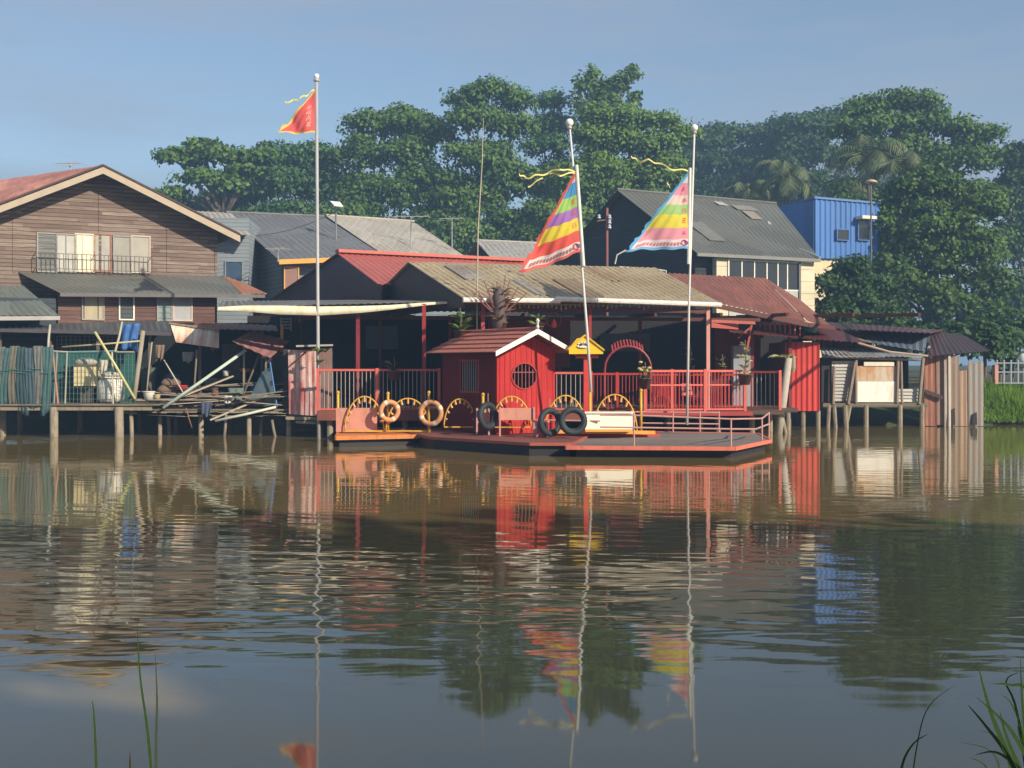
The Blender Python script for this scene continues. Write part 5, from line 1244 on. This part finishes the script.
# more yard clutter
rd_ = random.Random(31)
for nm, lab, px, py, Y, w_, h_, c_ in [('rag', 'brown rag drying on the shed post near the rusty sheet', 160, 345, 41.6, 9, 17, (.2, .14, .1)), ('rag', 'grey cloth hung below the sagging rusty sheet', 188, 352, 41.4, 12, 12, (.22, .22, .21)),
        ('rag', 'faded green cloth over the boards at the dark booth', 236, 388, 40.3, 16, 14, (.12, .17, .15)), ('rag', 'dark blue cloth slumped over the platform edge in the middle', 207, 402, 39.8, 11, 16, (.05, .07, .12)),
        ('rag', 'white rag caught on the fallen boards right of the pipe', 228, 396, 39.9, 8, 9, (.55, .54, .5)), ('rag', 'pale sacking hung beside the yellow bamboo pole', 104, 360, 39.75, 8, 14, (.4, .38, .32)),
        ('rag', 'reddish cloth hung from the thin roof behind the pipe', 214, 338, 41.5, 7, 15, (.3, .09, .08))]:
    q = MB(); vs = []; n = 8; ph_ = rd_.uniform(0, 6)
    for j in range(n+1):
        for i in range(n+1):
            u, v = i/n, j/n; vs.append(P(px+w_*(u-.5)*(1-.25*v), py+h_*v*(1-.25*abs(math.sin(u*4+ph_))), Y)+Vector((0, .05*math.sin(u*13+ph_)*(.3+v)-.1*v, 0)))
    q.add(vs, [(j*(n+1)+i, j*(n+1)+i+1, (j+1)*(n+1)+i+1, (j+1)*(n+1)+i) for j in range(n) for i in range(n)])
    o = tag(q.build(nm, m_plain(c_, .85, .35, 7), None, True), lab, 'cloth', 'rags and cloths in the left yard'); o.modifiers.new('s', 'SOLIDIFY').thickness = .02
for lab, a, b_, Y, r_, c_ in [('thin stick leaning right of the blue tarpaulin', (146, 400), (152, 342), 40.5, .025, (.35, .3, .22)), ('crooked dark pole standing in the middle of the heap', (193, 410), (197, 350), 40.6, .035, (.16, .13, .1)),
        ('pale stick slanting left above the brown bundle', (186, 398), (164, 360), 40.7, .025, (.45, .42, .34)), ('dark pole propped against the dark booth', (238, 408), (262, 348), 40.4, .035, (.14, .11, .09)),
        ('short pole driven into the mud below the heap', (224, 440), (226, 414), 39.7, .05, (.2, .17, .13)), ('broken pole sticking out of the water under the dark booth', (276, 440), (272, 420), 39.8, .05, (.2, .17, .13)),
        ('slim bamboo lying along the top of the pen', (62, 347), (140, 341), 39.9, .03, (.4, .38, .22)), ('bent rusty pipe hanging off the platform edge', (186, 408), (192, 428), 39.7, .02, (.25, .12, .08))]:
    stick('wooden_pole', lab, a, b_, Y, Y+.15, r_, c_)
def box_thing(name, lab, px0, px1, y0, y1, Y, dp, c_, cat):
    t = thing(name, lab, cat, P((px0+px1)/2, y1, Y), 'boxes and crates in the left yard'); q = MB(); q.prism([P(px0, y0, Y), P(px1, y0, Y), P(px1, y1, Y), P(px0, y1, Y)], (.05, dp, 0)); q.build('body', m_plain(c_, .7, .25, 4), t)
    q = MB(); q.prism([P(px0-.6, y0-.8, Y-.02), P(px1+.6, y0-.8, Y-.02), P(px1+.6, y0+.8, Y-.02), P(px0-.6, y0+.8, Y-.02)], (.05, dp+.04, 0)); q.build('lid', m_plain(sc3(c_, 1.3), .7, .2, 4), t)
box_thing('crate', 'brown wooden crate in the shade left of the long pipe', 186, 198, 388, 400, 41.8, .4, (.16, .11, .07), 'crate')
box_thing('crate', 'grey plastic crate deep in the shed, above the boards', 205, 217, 379, 390, 42.6, .4, (.17, .18, .18), 'crate')
box_thing('crate', 'small blue crate beside the red lid', 250, 258, 384, 394, 41.3, .3, (.06, .12, .26), 'crate')
box_thing('shelf_unit', 'dim shelf unit against the back of the shed', 222, 240, 345, 380, 43.8, .4, (.09, .08, .07), 'shelf')
# rusty corrugated sheet hanging
t = thing('hanging_tin_sheet', 'rusty and whitish corrugated sheet sagging from the shed eave', 'metal sheet', P(196, 345, 41))
q = MB(); q.sheet(P(176, 342, 41.0), P(170, 323, 41.7), P(219, 330, 41.7), P(219, 348, 41.0), .13, .018); q.build('sheet', m_sheet((.80, .72, .58), (.46, .18, .08), .6, panel=.9, streak=.3), t)
q = MB(); q.bar(P(169, 323, 41.6), P(220, 330, 41.6), .06); q.build('batten', pile_mat, t)
# pink tilted tin awning and dark booth
bt = thing('booth', 'dark tarp-walled booth under a tilted dusty pink tin awning', 'booth', P(275, 408, 40.5))
q = MB(); q.sheet(P(252, 331, 41.3), P(290, 341, 41.3), P(270, 358, 39.9), P(232, 341, 39.9), .3, .014); q.build('awning', m_sheet((.30, .14, .14), (.22, .09, .08), .4, panel=.7), bt)
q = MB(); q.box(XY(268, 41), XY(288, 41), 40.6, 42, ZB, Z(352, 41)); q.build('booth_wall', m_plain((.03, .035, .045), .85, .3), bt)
q = MB(); q.prism([P(246, 405, 40.4), P(276, 407, 40.1), P(271, 367, 40.4), P(262, 372, 40.5)], (0, .04, 0)); q.build('tarp', m_plain((.09, .14, .17), .75, .35, 4), bt)
q = MB(); q.tube([P(270, 362, 40.1), P(277, 407, 40.0)], .03, 6); q.build('tarp_edge', m_plain((.06, .16, .4), .6), bt)
for px in (244, 266, 287): q = MB(); q.bar((XY(px, 40.6), 40.6, ZB), (XY(px, 40.6), 40.6, Z(352 if px > 250 else 342, 40.6)), .06); q.build('post', pile_mat, bt)
t = thing('yellow_sign_post', 'yellow post with a small cream box, behind the pink awning', 'post', P(282, 352, 41.8))
q = MB(); q.bar(P(282, 408, 41.8), P(282, 325, 41.8), .1); q.build('shaft', yellow_paint, t); q = MB(); q.prism([P(262, 358, 41.7), P(270, 358, 41.7), P(270, 351, 41.7), P(262, 351, 41.7)], (0, .2, 0)); q.build('box', m_plain((.6, .52, .36), .6), t)
t = thing('louvre_vent', 'small white slatted vent standing beside the yellow post', 'vent', P(286, 330, 42))
q = MB()
for k in range(4): q.bar(P(281, 319+k*3, 42), P(291, 319+k*3, 42), .12, .03)
q.bar(P(281, 318, 42), P(281, 331, 42), .04); q.bar(P(291, 318, 42), P(291, 331, 42), .04); q.build('slats', m_plain((.5, .5, .46), .6), t)
# peeling panel hut
pl = thing('peeling_booth', 'booth walled with peeling red and white corrugated tin, at the foot of the tall flagpole', 'booth', P(310, 415, 39.6))
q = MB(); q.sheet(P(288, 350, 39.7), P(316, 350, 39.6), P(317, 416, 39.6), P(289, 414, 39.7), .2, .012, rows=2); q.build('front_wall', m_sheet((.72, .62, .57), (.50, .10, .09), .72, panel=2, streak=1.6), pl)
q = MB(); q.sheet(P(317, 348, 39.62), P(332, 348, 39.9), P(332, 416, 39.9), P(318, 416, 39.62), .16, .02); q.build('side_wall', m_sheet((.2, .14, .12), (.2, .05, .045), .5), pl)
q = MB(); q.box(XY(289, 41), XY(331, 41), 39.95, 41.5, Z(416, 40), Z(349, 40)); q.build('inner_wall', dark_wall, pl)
q = MB(); q.prism([P(296, 347, 39.3), P(333, 346, 39.5), P(333, 346, 41.6), P(296, 347, 41.6)], (0, 0, .06)); q.build('roof', m_plain((.34, .33, .3), .7), pl)
q = MB(); q.bar(P(291, 365, 39.5), P(306, 352, 39.4), .04, .05); q.build('brace', m_plain((.08, .06, .05), .8), pl)
q = MB(); q.bar(P(286, 418, 39.6), P(322, 419, 39.6), .12, .1); q.bar(P(296, 422, 39.6), P(316, 423, 39.6), .1, .08); q.build('floor_beam', pile_mat, pl)
t = thing('climbing_plant', 'tuft of green leaves on the tall flagpole above the peeling booth', 'plant', P(319, 352, 38.7))
q = MB(); blades(q, P(319, 352, 38.75), 26, .32, .1, random.Random(4)); blades(q, P(320, 362, 38.75), 12, .2, .08, random.Random(5)); tag(q.build('leaves', green_l, t))
q = MB(); q.tube([P(319, 395, 38.8), P(320, 372, 38.75), P(319, 350, 38.75)], .02, 6); q.build('stem', BARK, t)

# ================================================================== RIGHT SHACKS
rp_ = thing('red_tin_booth', 'tall red corrugated booth on stilts over the water', 'booth', (XY(802, 43.8), 43.8, 0))
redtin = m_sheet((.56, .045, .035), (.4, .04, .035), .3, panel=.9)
a, b_ = XY(785, 43.6), XY(819.5, 43.6); zt, zb_ = Z(342, 43.6), Z(411, 43.6)
q = MB(); q.sheet((a, 43.6, zt), (b_, 43.6, zt), (b_, 43.6, zb_), (a, 43.6, zb_), .2, .016, trap=True, per=8); q.build('front_wall', redtin, rp_)
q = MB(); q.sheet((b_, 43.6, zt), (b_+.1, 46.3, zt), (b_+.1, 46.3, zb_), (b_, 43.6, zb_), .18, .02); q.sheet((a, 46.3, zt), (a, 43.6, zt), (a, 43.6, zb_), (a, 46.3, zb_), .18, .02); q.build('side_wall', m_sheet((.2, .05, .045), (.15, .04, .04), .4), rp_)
q = MB(); q.box(a+.02, b_-.02, 43.7, 46.2, zb_, zb_+.08); q.build('floor', wd_deck, rp_)
for px in (788, 803, 818):
    for Y in (43.75, 46): q = MB(); q.tube([(XY(px, 43.75), Y, -1), (XY(px, 43.75), Y, zb_)], .09, 8); q.build('pile', pile_mat, rp_)
t = thing('water_tub', 'teal translucent tub on top of the red booth', 'tub', P(807, 341, 44.5))
q = MB(); q.lathe(P(807, 341, 44.6), [(.3, 0), (.36, .15), (.38, .5), (.36, .58)], 16); q.build('body', m_plain((.08, .3, .32), .25, .35, 4), t, True)
q = MB(); q.ring(P(807, 325.5, 44.6), (0, .01, 1), .38, .03, 18, 6); q.build('rim', m_plain((.3, .5, .5), .4), t, True)
# leaning post with a plant on top
t = thing('leaning_post', 'pale leaning post with braced foot and sprouting leaves, left of the red booth', 'post', (XY(780, 41.6), 41.6, 0))
q = MB(); Yp = 41.6; q.tube([P(777, 440, Yp), P(783, 400, Yp), P(789, 358, Yp)], [.16, .15, .12], 9); q.build('shaft', m_plain((.42, .39, .34), .8, .25, 3), t, True)
q = MB(); q.tube([P(787, 440, Yp), P(783, 420, Yp), P(781, 412, Yp)], .06, 7); q.build('brace', pile_mat, t)
q = MB(); blades(q, P(789, 358, Yp), 16, .42, .1, random.Random(8), up=.6); blades(q, P(779, 356, Yp), 8, .4, .08, random.Random(9), up=.2); q.build('leaves', pale_l, t)
q = MB(); q.lathe(P(793, 372, Yp), [(.06, 0), (.1, .15), (.09, .5), (.03, .6)], 8); q.build('root_ball', m_plain((.3, .24, .18), .9), t)
# shack with whiteboard
sk = thing('stilt_shack', 'tumbledown stilt shack patched with white and grey sheets', 'shack', (XY(875, 46), 46, 0))
Ys = 45.6
q = MB(); q.sheet(P(820, 346, 48.2), P(880, 346, 48.2), P(925, 356.5, 45.3), P(822, 357, 45.2), .2, .02); q.build('roof', m_sheet((.46, .49, .51), (.3, .22, .18), .4, panel=1.2), sk)
q = MB(); q.bar(P(822, 329, 46), P(870, 342, 45.2), .1, .05); q.tube([P(858, 343, 45.2), P(890, 352, 45.1), P(928, 356, 45.1)], .045, 6); q.build('roof_edge', m_plain((.4, .3, .24), .7), sk)
q = MB(); q.sheet(P(860, 330, 47.5), P(931, 330, 47.5), P(929, 352, 46), P(868, 342, 46), .3, .02); q.build('upper_wall', m_sheet((.10, .13, .18), (.09, .1, .12), .3), sk)
q = MB(); q.sheet(P(815, 321, 48.5), P(945, 330, 49.5), P(932, 333, 45.8), P(826, 328, 45.8), .3, .02); q.build('roof', m_sheet((.08, .03, .03), (.07, .03, .03), .5), sk)
q = MB(); q.sheet(P(925, 329, 48), P(965, 336, 50), P(990, 351, 47), P(930, 356, 45.3), .3, .02); q.build('roof', m_sheet((.05, .025, .025), (.05, .03, .025), .5), sk)  # the tree's shadow is put into this very dark maroon
q = MB(); q.sheet(P(812, 330, 47.8), P(872, 332, 47.8), P(872, 350, 47.8), P(812, 350, 47.8), .3, .015); q.build('upper_wall', m_sheet((.13, .035, .03), (.09, .035, .03), .5), sk)
q = MB(); q.sheet(P(833, 361, Ys), P(854, 361, Ys), P(854, 402, Ys), P(833, 402, Ys), .13, .02) ; 
q = MB(); s_n = 12
for k in range(s_n):
    y0 = 361+41*k/s_n; q.prism([P(832, y0, Ys), P(854, y0, Ys), P(854, y0+2.4, Ys-.02), P(832, y0+2.4, Ys-.02)], (0, .03, 0))
q.box(XY(832, Ys), XY(854, Ys), Ys+.03, Ys+.06, Z(402, Ys), Z(361, Ys)); q.build('slatted_wall', m_sheet((.52, .52, .49), (.3, .22, .15), .35), sk)
q = MB(); q.box(XY(856, Ys), XY(896, Ys), Ys-.1, Ys-.03, Z(381, Ys), Z(366, Ys)); q.build('upper_board', m_sheet((.62, .56, .47), (.5, .25, .1), .55, panel=3), sk)
q = MB(); q.box(XY(856, Ys), XY(897, Ys), Ys-.12, Ys-.05, Z(402, Ys), Z(381.3, Ys)); q.build('white_board', m_plain((.84, .83, .77), .5, .08, 1.5, dirt=(.62, .5, .33)), sk)
q = MB(); q.box(XY(863, Ys), XY(893, Ys), Ys-.14, Ys-.02, Z(366, Ys), Z(362, Ys)); q.build('top_board', m_plain((.7, .66, .55), .6), sk)
q = MB()
for k in range(4): q.prism([P(898, 389+k*3.4, Ys), P(919, 389+k*3.4, Ys), P(919, 391.6+k*3.4, Ys-.03), P(898, 391.6+k*3.4, Ys-.03)], (0, .03, 0))
q.build('slatted_wall', m_sheet((.5, .5, .46), (.3, .22, .15), .3), sk)
q = MB(); q.box(XY(822, Ys), XY(925, Ys), Ys+1.9, Ys+2.0, Z(404, Ys), Z(356, Ys)-.05); q.box(XY(822, Ys), XY(833, Ys), Ys+.06, Ys+.1, Z(402, Ys), Z(357, Ys)); q.build('back_wall', dark_wall, sk)
q = MB(); q.box(XY(822, Ys), XY(926, Ys), Ys-.15, Ys+2, Z(407, Ys), Z(403, Ys)); q.build('deck', grey_wood, sk)
for px, lean, r in [(829, -.1, .08), (834, .12, .08), (845, .1, .1), (866, .0, .1), (900, 0, .1), (922, 0, .1), (850, -.35, .08)]:
    q = MB(); q.tube([(XY(px, Ys-.1)+lean, Ys-.1, -1), (XY(px, Ys-.1), Ys-.1, Z(405, Ys))], r, 8); q.build('pile', pile_mat, sk)
for a, b_, r in [((833, 404), (834, 366), .06), ((848, 404), (855, 362), .07), ((856, 403), (856, 360), .06), ((897, 403), (898, 359), .06), ((902, 403), (901, 358), .05), ((919, 404), (923, 358), .07), ((836, 357), (921, 360), .05)]:
    q = MB(); q.tube([P(*a, Ys-.16), P(*b_, Ys-.16)], r, 7); q.build('post', m_plain((.25, .2, .16), .85, .3, 4), sk)
# rusty sheet fence
rf = thing('tin_fence', 'fence of upright rusty and grey tin sheets standing at the waterline', 'fence', (XY(955, 46.2), 46.2, 0))
cols_ = [(924, 937, 356, 423, (0.245, 0.094, 0.065), (0.36, 0.144, 0.072), .6, 'rust-red sheet'), (936, 944, 355, 422, (0.216, 0.158, 0.13), (0.259, 0.108, 0.065), .65, None), (943, 949, 354, 424, (0.374, 0.338, 0.302), (0.252, 0.144, 0.101), .4, 'pale narrow sheet'),
         (948, 959, 355, 423, (0.238, 0.187, 0.158), (0.288, 0.173, 0.108), .6, None), (959, 969, 371, 423, (0.36, 0.238, 0.158), (0.302, 0.18, 0.115), .5, 'shorter tan sheet'), (968, 983.5, 361, 423, (0.245, 0.245, 0.238), (0.302, 0.18, 0.108), .45, 'grey sheet with a rusty foot')]
for k, (p0, p1_, y0, y1, c1, c2, am, lb) in enumerate(cols_):
    Yk = 46.3-.03*(k % 2); q = MB(); q.sheet(P(p0, y0, Yk), P(p1_, y0+(1 if k % 2 else -1), Yk), P(p1_, y1+3, Yk), P(p0+.5, y1+3, Yk), .2, .006); o = q.build('tin_sheet', m_sheet(c1, c2, am, panel=.7), rf)
    if lb: o['label'] = lb
q = MB(); q.bar(P(925, 391, 46.15), P(943, 398, 46.15), .05, .14); q.bar(P(930, 372, 46.4), P(983, 374, 46.4), .06, .08); q.build('rail', m_plain((.06, .04, .035), .8), rf)
for px, y0, y1 in ((952, 408, 425), (974, 412, 425)):
    q = MB(); q.prism([P(px-2.5, y1, 46.22), P(px+3, y1, 46.22), P(px+2.5, y0, 46.22), P(px-1, y0+2, 46.22)], (0, -.03, 0)); q.build('dark_patch', m_plain((.04, .03, .03), .9), rf)
q = MB(); q.tube([P(949, 430, 46.1), P(948.5, 356, 46.1)], .07, 7); q.tube([P(931, 358, 46.1), P(928, 350, 46.1), P(929, 346, 46.1)], .05, 6); q.build('post', m_plain((.5, .46, .4), .8), rf)
# railings on the bank far right
wr_ = thing('garden_railing', 'white and blue metal railing on the grassy bank at the right edge', 'railing', P(1005, 384, 50))
q = MB()
for px in (997, 1004, 1011, 1018, 1026): q.bar(P(px, 384, 50), P(px, 360, 50), .06)
for py in (363, 372, 383): q.bar(P(994, py, 50), P(1032, py, 50), .05)
q.build('bars', m_plain((.26, .32, .37), .5), wr_)
q = MB(); q.box(XY(994, 49.9), XY(997.5, 49.9), 49.8, 50.1, Z(384, 50), Z(365, 50)); q.build('gatepost', m_plain((.55, .28, .22), .7), wr_)
t = thing('white_jar', 'round white jar on the bank, cut by the right edge of the picture', 'jar', P(1025, 372, 51)); q = MB(); q.lathe(P(1025, 368, 51), [(.12, 0), (.34, .15), (.36, .35), (.25, .55), (.12, .62)], 14); q.build('body', m_plain((.75, .75, .7), .5), t, True)
q = MB(); q.lathe(P(1025, 385, 51), [(.25, 0), (.2, .1), (.16, .72)], 12); q.build('stand', m_plain((.4, .38, .35), .7), t, True)
# grass on the right bank (uncountable)
n = 26000; gx = XY(980, 47)+rng.random(n)*9; gy = 47.4+rng.random(n)*4.2; gz = .05+np.clip((gy-47.3)*.42, 0, 1.15)
C = np.stack([gx, gy, gz+.12+.1*rng.random(n)], 1)
grass_m = m_leaf((.17, .30, .03), (.28, .42, .05), .5)
def grass_mesh(name, C, h, wd, mat):
    n = len(C); a = rng.random(n)*6.28; d = np.stack([np.cos(a), np.sin(a), np.zeros(n)], 1)*wd; hh_ = h*(.35+.9*rng.random(n)+.8*(rng.random(n) > .93))*(1+.45*np.sin(C[:, 0]*1.7+C[:, 1])); lean = rng.normal(size=(n, 3))*.12; lean[:, 2] = 0
    V = np.stack([C-d, C+d, C+lean+np.array([0, 0, 1.])*hh_[:, None]], 1).reshape(-1, 3)
    me = bpy.data.meshes.new(name); me.vertices.add(3*n); me.vertices.foreach_set('co', V.astype(np.float32).ravel()); me.loops.add(3*n); me.loops.foreach_set('vertex_index', np.arange(3*n, dtype=np.int32))
    me.polygons.add(n); me.polygons.foreach_set('loop_start', np.arange(0, 3*n, 3, dtype=np.int32)); me.polygons.foreach_set('loop_total', np.full(n, 3, dtype=np.int32)); me.update(calc_edges=True); me.materials.append(mat)
    o = bpy.data.objects.new(name, me); COL.objects.link(o); return o
C[:, 2] -= .15
C = C[(np.sin(C[:, 0]*2.3)+np.sin(C[:, 1]*3.1+C[:, 0])+rng.normal(size=len(C))*.8) > -1.2]
tag(grass_mesh('bank_grass', C, .32, .035, grass_m), 'bright green grass covering the bank at the far right', 'grass', kind='stuff')
# dark scrub behind the shacks
for (px, py, Y, rx, rz, lab) in [(905, 338, 52.5, 34, 18, 'dark bush right above the middle of the stilt shack'), (950, 340, 52, 28, 22, 'dark bush above the rust-red sheet'), (835, 318, 52, 22, 20, 'dark low bush left of the foot of the huge round tree'), (985, 340, 53, 24, 26, 'dark bush behind the rusty tin fence'), (1012, 352, 54, 26, 16, 'dark bush behind the garden railing'), (1000, 330, 60, 30, 26, 'tall dark bush farther back, above the garden railing')]:
    t = thing('bush', lab, 'bush', (XY(px, Y), Y, 1.1), 'bushes behind the right-hand shacks'); Cc, S_, N_ = lobe_leaves([Lb(px, py, Y, rx, rz), Lb(px+8, py+14, Y, rx, rz)], 1.6, .28, .5, 22); leaf_mesh('crown', Cc, S_, LEAF['dark'], t, N_)
    q = MB(); q.tube([(XY(px, Y), Y, .9), (XY(px, Y), Y, Z(py, Y))], .08, 6); q.build('stem', BARK, t)

# ================================================================== POLES, AERIALS
def aerial(label, px, ytop, ybot, Y, elems=5, wd=.9, slope=0., name='aerial', mat=None):
    mat = mat or m_plain((.34, .34, .35), .5); t = thing(name, label, 'aerial', P(px, ybot, Y), 'television aerials on the roofs')
    q = MB(); q.tube([P(px, ybot, Y), P(px, ytop, Y)], .03, 6); q.build('mast', mat, t)
    q = MB(); c = P(px, ytop, Y); q.tube([c-Vector((wd, .2, slope)), c+Vector((wd, -.2, -slope))], .02, 5)
    for k in range(elems): p = c+Vector((wd, -.2, -slope))*(k/(elems-1)*2-1); q.tube([p-Vector((.12, .5, 0)), p+Vector((.12, .5, 0))], .014, 5)
    q.build('element', mat, t)
aerial('television aerial on the sandy tin roof', 411, 217, 250, 63)
aerial('television aerial over the small pale roof, right of the sandy one', 452, 219, 258, 64, 4, .6)
aerial('small aerial at the eave corner of the slate roof', 278, 249, 262, 54.5, 4, .4)
aerial('faint aerial above the ridge of the wooden house', 70, 164, 176, 52, 4, .5)
t = thing('solar_lamp', 'solar street lamp with a tilted white panel above the slate roof', 'street lamp', P(336, 262, 60))
q = MB(); q.tube([Vector((XY(336, 60), 60, 1.3)), P(336, 209, 60)], .05, 7); q.build('pole', m_plain((.2, .2, .2), .5), t)
q = MB(); q.prism([P(330, 202, 60), P(340, 203, 60), P(343, 207, 59.6), P(334, 206, 59.6)], (0, 0, .06)); q.build('panel', m_plain((.75, .77, .75), .4, .04), t)
t = thing('street_lamp', 'lamp on a thin pole between the blue building and the round tree', 'street lamp', P(871, 220, 66))
q = MB(); q.tube([Vector((XY(871, 66), 66, 1.3)), P(871, 183, 66)], .05, 7); q.build('pole', m_plain((.12, .12, .13), .5), t)
q = MB(); q.lathe(P(871, 183, 66), [(.3, 0), (.36, .06), (.2, .16), (.05, .2)], 12); q.build('lamp_head', m_plain((.5, .38, .22), .5), t, True)
t = thing('bamboo_mast', 'very thin tall bamboo mast bending slightly, behind the pavilion roof', 'mast', P(477, 300, 38.6))
q = MB(); q.tube([P(477, 372, 38.6), P(477, 300, 38.6), P(478, 230, 38.6), P(482, 165, 38.6), P(483.5, 118, 38.6)], [.035, .03, .026, .018, .008], 6); q.build('cane', m_plain((.4, .35, .26), .7), t, True)
q = MB(); q.tube([P(477, 300, 38.55), P(477, 296, 38.55)], .05, 6); q.build('tie', m_plain((.15, .13, .1), .8), t)
t = thing('utility_pole', 'slim dark red pole with white insulators in front of the shaded gable', 'pole', P(607, 268, 52))
q = MB(); q.tube([Vector((XY(607, 52), 52, 1.0)), P(607, 208, 52)], .06, 7); q.build('shaft', m_plain((.25, .09, .09), .6), t)
q = MB(); q.bar(P(597, 221, 52), P(612, 219, 52), .05); q.build('crossarm', m_plain((.2, .12, .1), .6), t)
for px, py in ((599, 219), (609.5, 219), (609.5, 224), (609.5, 229)): q = MB(); q.lathe(P(px, py, 51.9), [(.04, 0), (.09, .04), (.05, .1), (.08, .14), (.02, .2)], 8); q.build('insulator', m_plain((.5, .55, .6), .4), t)
t = thing('cable', 'thin bent white conduit on the roof ridge of the pavilion', 'pipe', P(620, 268, 46)); q = MB(); q.tube([P(615, 264, 46), P(617, 255, 46), P(626, 250, 46)], .03, 6); q.tube([P(619, 267, 46), P(660, 270, 46), P(666, 271, 46), P(666, 276, 46)], .035, 6); q.build('conduit', m_plain((.5, .5, .46), .5), t)

# ================================================================== FOREGROUND REEDS
def reed(label, pts, wd, col, Y, gname):
    pts = [P(a, b_, Y) for a, b_ in pts]; fine = []
    for i in range(len(pts)-1):
        p0, p1_, p2_, p3_ = pts[max(i-1, 0)], pts[i], pts[i+1], pts[min(i+2, len(pts)-1)]
        for s_ in range(5):
            t_ = s_/5; fine.append(.5*((2*p1_)+(p2_-p0)*t_+(2*p0-5*p1_+4*p2_-p3_)*t_*t_+(3*p1_-p0-3*p2_+p3_)*t_**3))
    fine.append(pts[-1]); vs = []; n = len(fine)
    for i, p in enumerate(fine):
        k = 1-(i/(n-1))**2*.92; t_ = (fine[min(i+1, n-1)]-fine[max(i-1, 0)]).normalized(); d = t_.cross(Vector((0, 1, 0))).normalized()*wd*k/2
        vs += [p-d, p+Vector((0, wd*k*.25, 0)), p+d]
    q = MB(); fs = []
    for i in range(n-1): a = 3*i; fs += [(a, a+1, a+4, a+3), (a+1, a+2, a+5, a+4)]
    q.add(vs, fs); o = q.build('grass_blade', col, None, True); return tag(o, label, 'grass blade', gname)
g1_, g2_, g3_ = m_leaf((.32, .5, .1), (.42, .6, .14)), m_leaf((.5, .52, .25), (.6, .6, .3)), m_leaf((.05, .09, .03), (.08, .13, .04))
GA, GB = 'grass blades at the lower left', 'grass blades at the lower right'
reed('tall green blade left of the pair, leaning to the right at its foot', [(155, 820), (148, 735), (140, 675), (137, 615)], .011, g1_, 4.2, GA)
reed('tall pale straw-coloured blade of the pair', [(157, 820), (156, 750), (157, 700), (155, 650)], .012, g2_, 4.2, GA)
reed('short green blade farthest left, with a kink near its tip', [(97, 820), (96, 760), (94, 715), (92, 700)], .011, g1_, 4.1, GA)
reed('stubby yellowed tip poking up left of the pair', [(130, 820), (130, 780), (130, 752)], .014, m_plain((.55, .36, .08), .7), 4.1, GA)
rr2 = [([(1040, 830), (1008, 755), (990, 710), (978, 665)], .02, g1_, 'upright bright green blade of the right tuft'),
       ([(1060, 820), (1020, 745), (1002, 720), (975, 696)], .016, g1_, 'green blade arching left above the others'),
       ([(1050, 840), (1010, 760), (985, 725), (968, 705)], .014, g3_, 'dark blade crossing under the bright one'),
       ([(900, 775), (905, 757), (915, 742), (928, 734)], .009, g3_, 'thin dark blade curling right, farthest left of the tuft'),
       ([(1060, 780), (1030, 695), (1010, 685), (992, 684)], .014, g1_, 'short green blade bending out near the picture edge'),
       ([(1050, 800), (1015, 765), (995, 752), (975, 755)], .012, g3_, 'low dark blade curving over the bottom of the tuft'),
       ([(1045, 830), (1020, 770), (1006, 735), (1000, 712)], .017, g1_, 'middle green blade of the right tuft'),
       ([(928, 712), (935, 698), (943, 690), (955, 685)], .006, g3_, 'tiny dark blade tip hovering beside the tuft'),
       ([(1060, 850), (1035, 770), (1024, 720), (1020, 655)], .018, g1_, 'tall green blade touching the right picture edge')]
rr2[7] = ([(905, 830), (918, 740), (930, 705), (955, 685)], .005, g3_, 'hair-thin dark stalk bending right beside the tuft')
for pts, wd, m_, lab in rr2: reed(lab, pts, wd, m_, 3.9, GB)
for k, (x1, y1, dx, c_, lab) in enumerate([(1000, 730, -22, g2_, 'straw-coloured blade low in the right tuft'), (1012, 695, -10, g1_, 'slim green blade just left of the tallest one'), (992, 742, -34, g2_, 'pale blade bowing far to the left of the tuft'),
        (1018, 720, 6, g1_, 'green blade leaning out over the right picture edge'), (986, 757, -18, g1_, 'lowest green blade, near the bottom edge'), (1006, 672, 14, g3_, 'dark upright blade behind the right tuft')]):
    reed(lab, [(x1+30, 850), (x1+12, y1+45), (x1, y1+10), (x1+dx, y1)], .009, c_, 4.0, GB)
t = thing('overhead_wire', 'thin dark wire sagging from the grey annexe towards the solar lamp', 'wire', P(236, 240, 58))
q = MB(); q.tube([P(236+100*k/12, 236-24*k/12+7*math.sin(math.pi*k/12), 58+2*k/12) for k in range(13)], .018, 4); q.build('cable', m_plain((.05, .05, .055), .7), t)
t = thing('overhead_wire', 'thin dark wire running from the sandy tin roof aerial behind the bamboo mast', 'wire', P(411, 225, 63))
q = MB(); q.tube([P(411+190*k/12, 222+16*k/12+8*math.sin(math.pi*k/12), 63-11*k/12) for k in range(13)], .016, 4); q.build('cable', m_plain((.05, .05, .055), .7), t)

# ================================================================== HAZE
if HAZE_DENSITY > 0:
    hm = bpy.data.materials.new('haze'); hm.use_nodes = True; nt = hm.node_tree; nt.nodes.remove(nt.nodes['Principled BSDF'])
    pv = nt.nodes.new('ShaderNodeVolumePrincipled'); pv.inputs['Density'].default_value = HAZE_DENSITY; pv.inputs['Color'].default_value = (.40, .66, 1, 1); pv.inputs['Anisotropy'].default_value = 0
    nt.links.new(pv.outputs[0], nt.nodes['Material Output'].inputs['Volume'])
    q = MB(); q.box(-950, 950, -70, 1550, -2, 34); tag(q.build('haze', hm), 'thin bluish morning haze over the river', 'haze', kind='stuff')
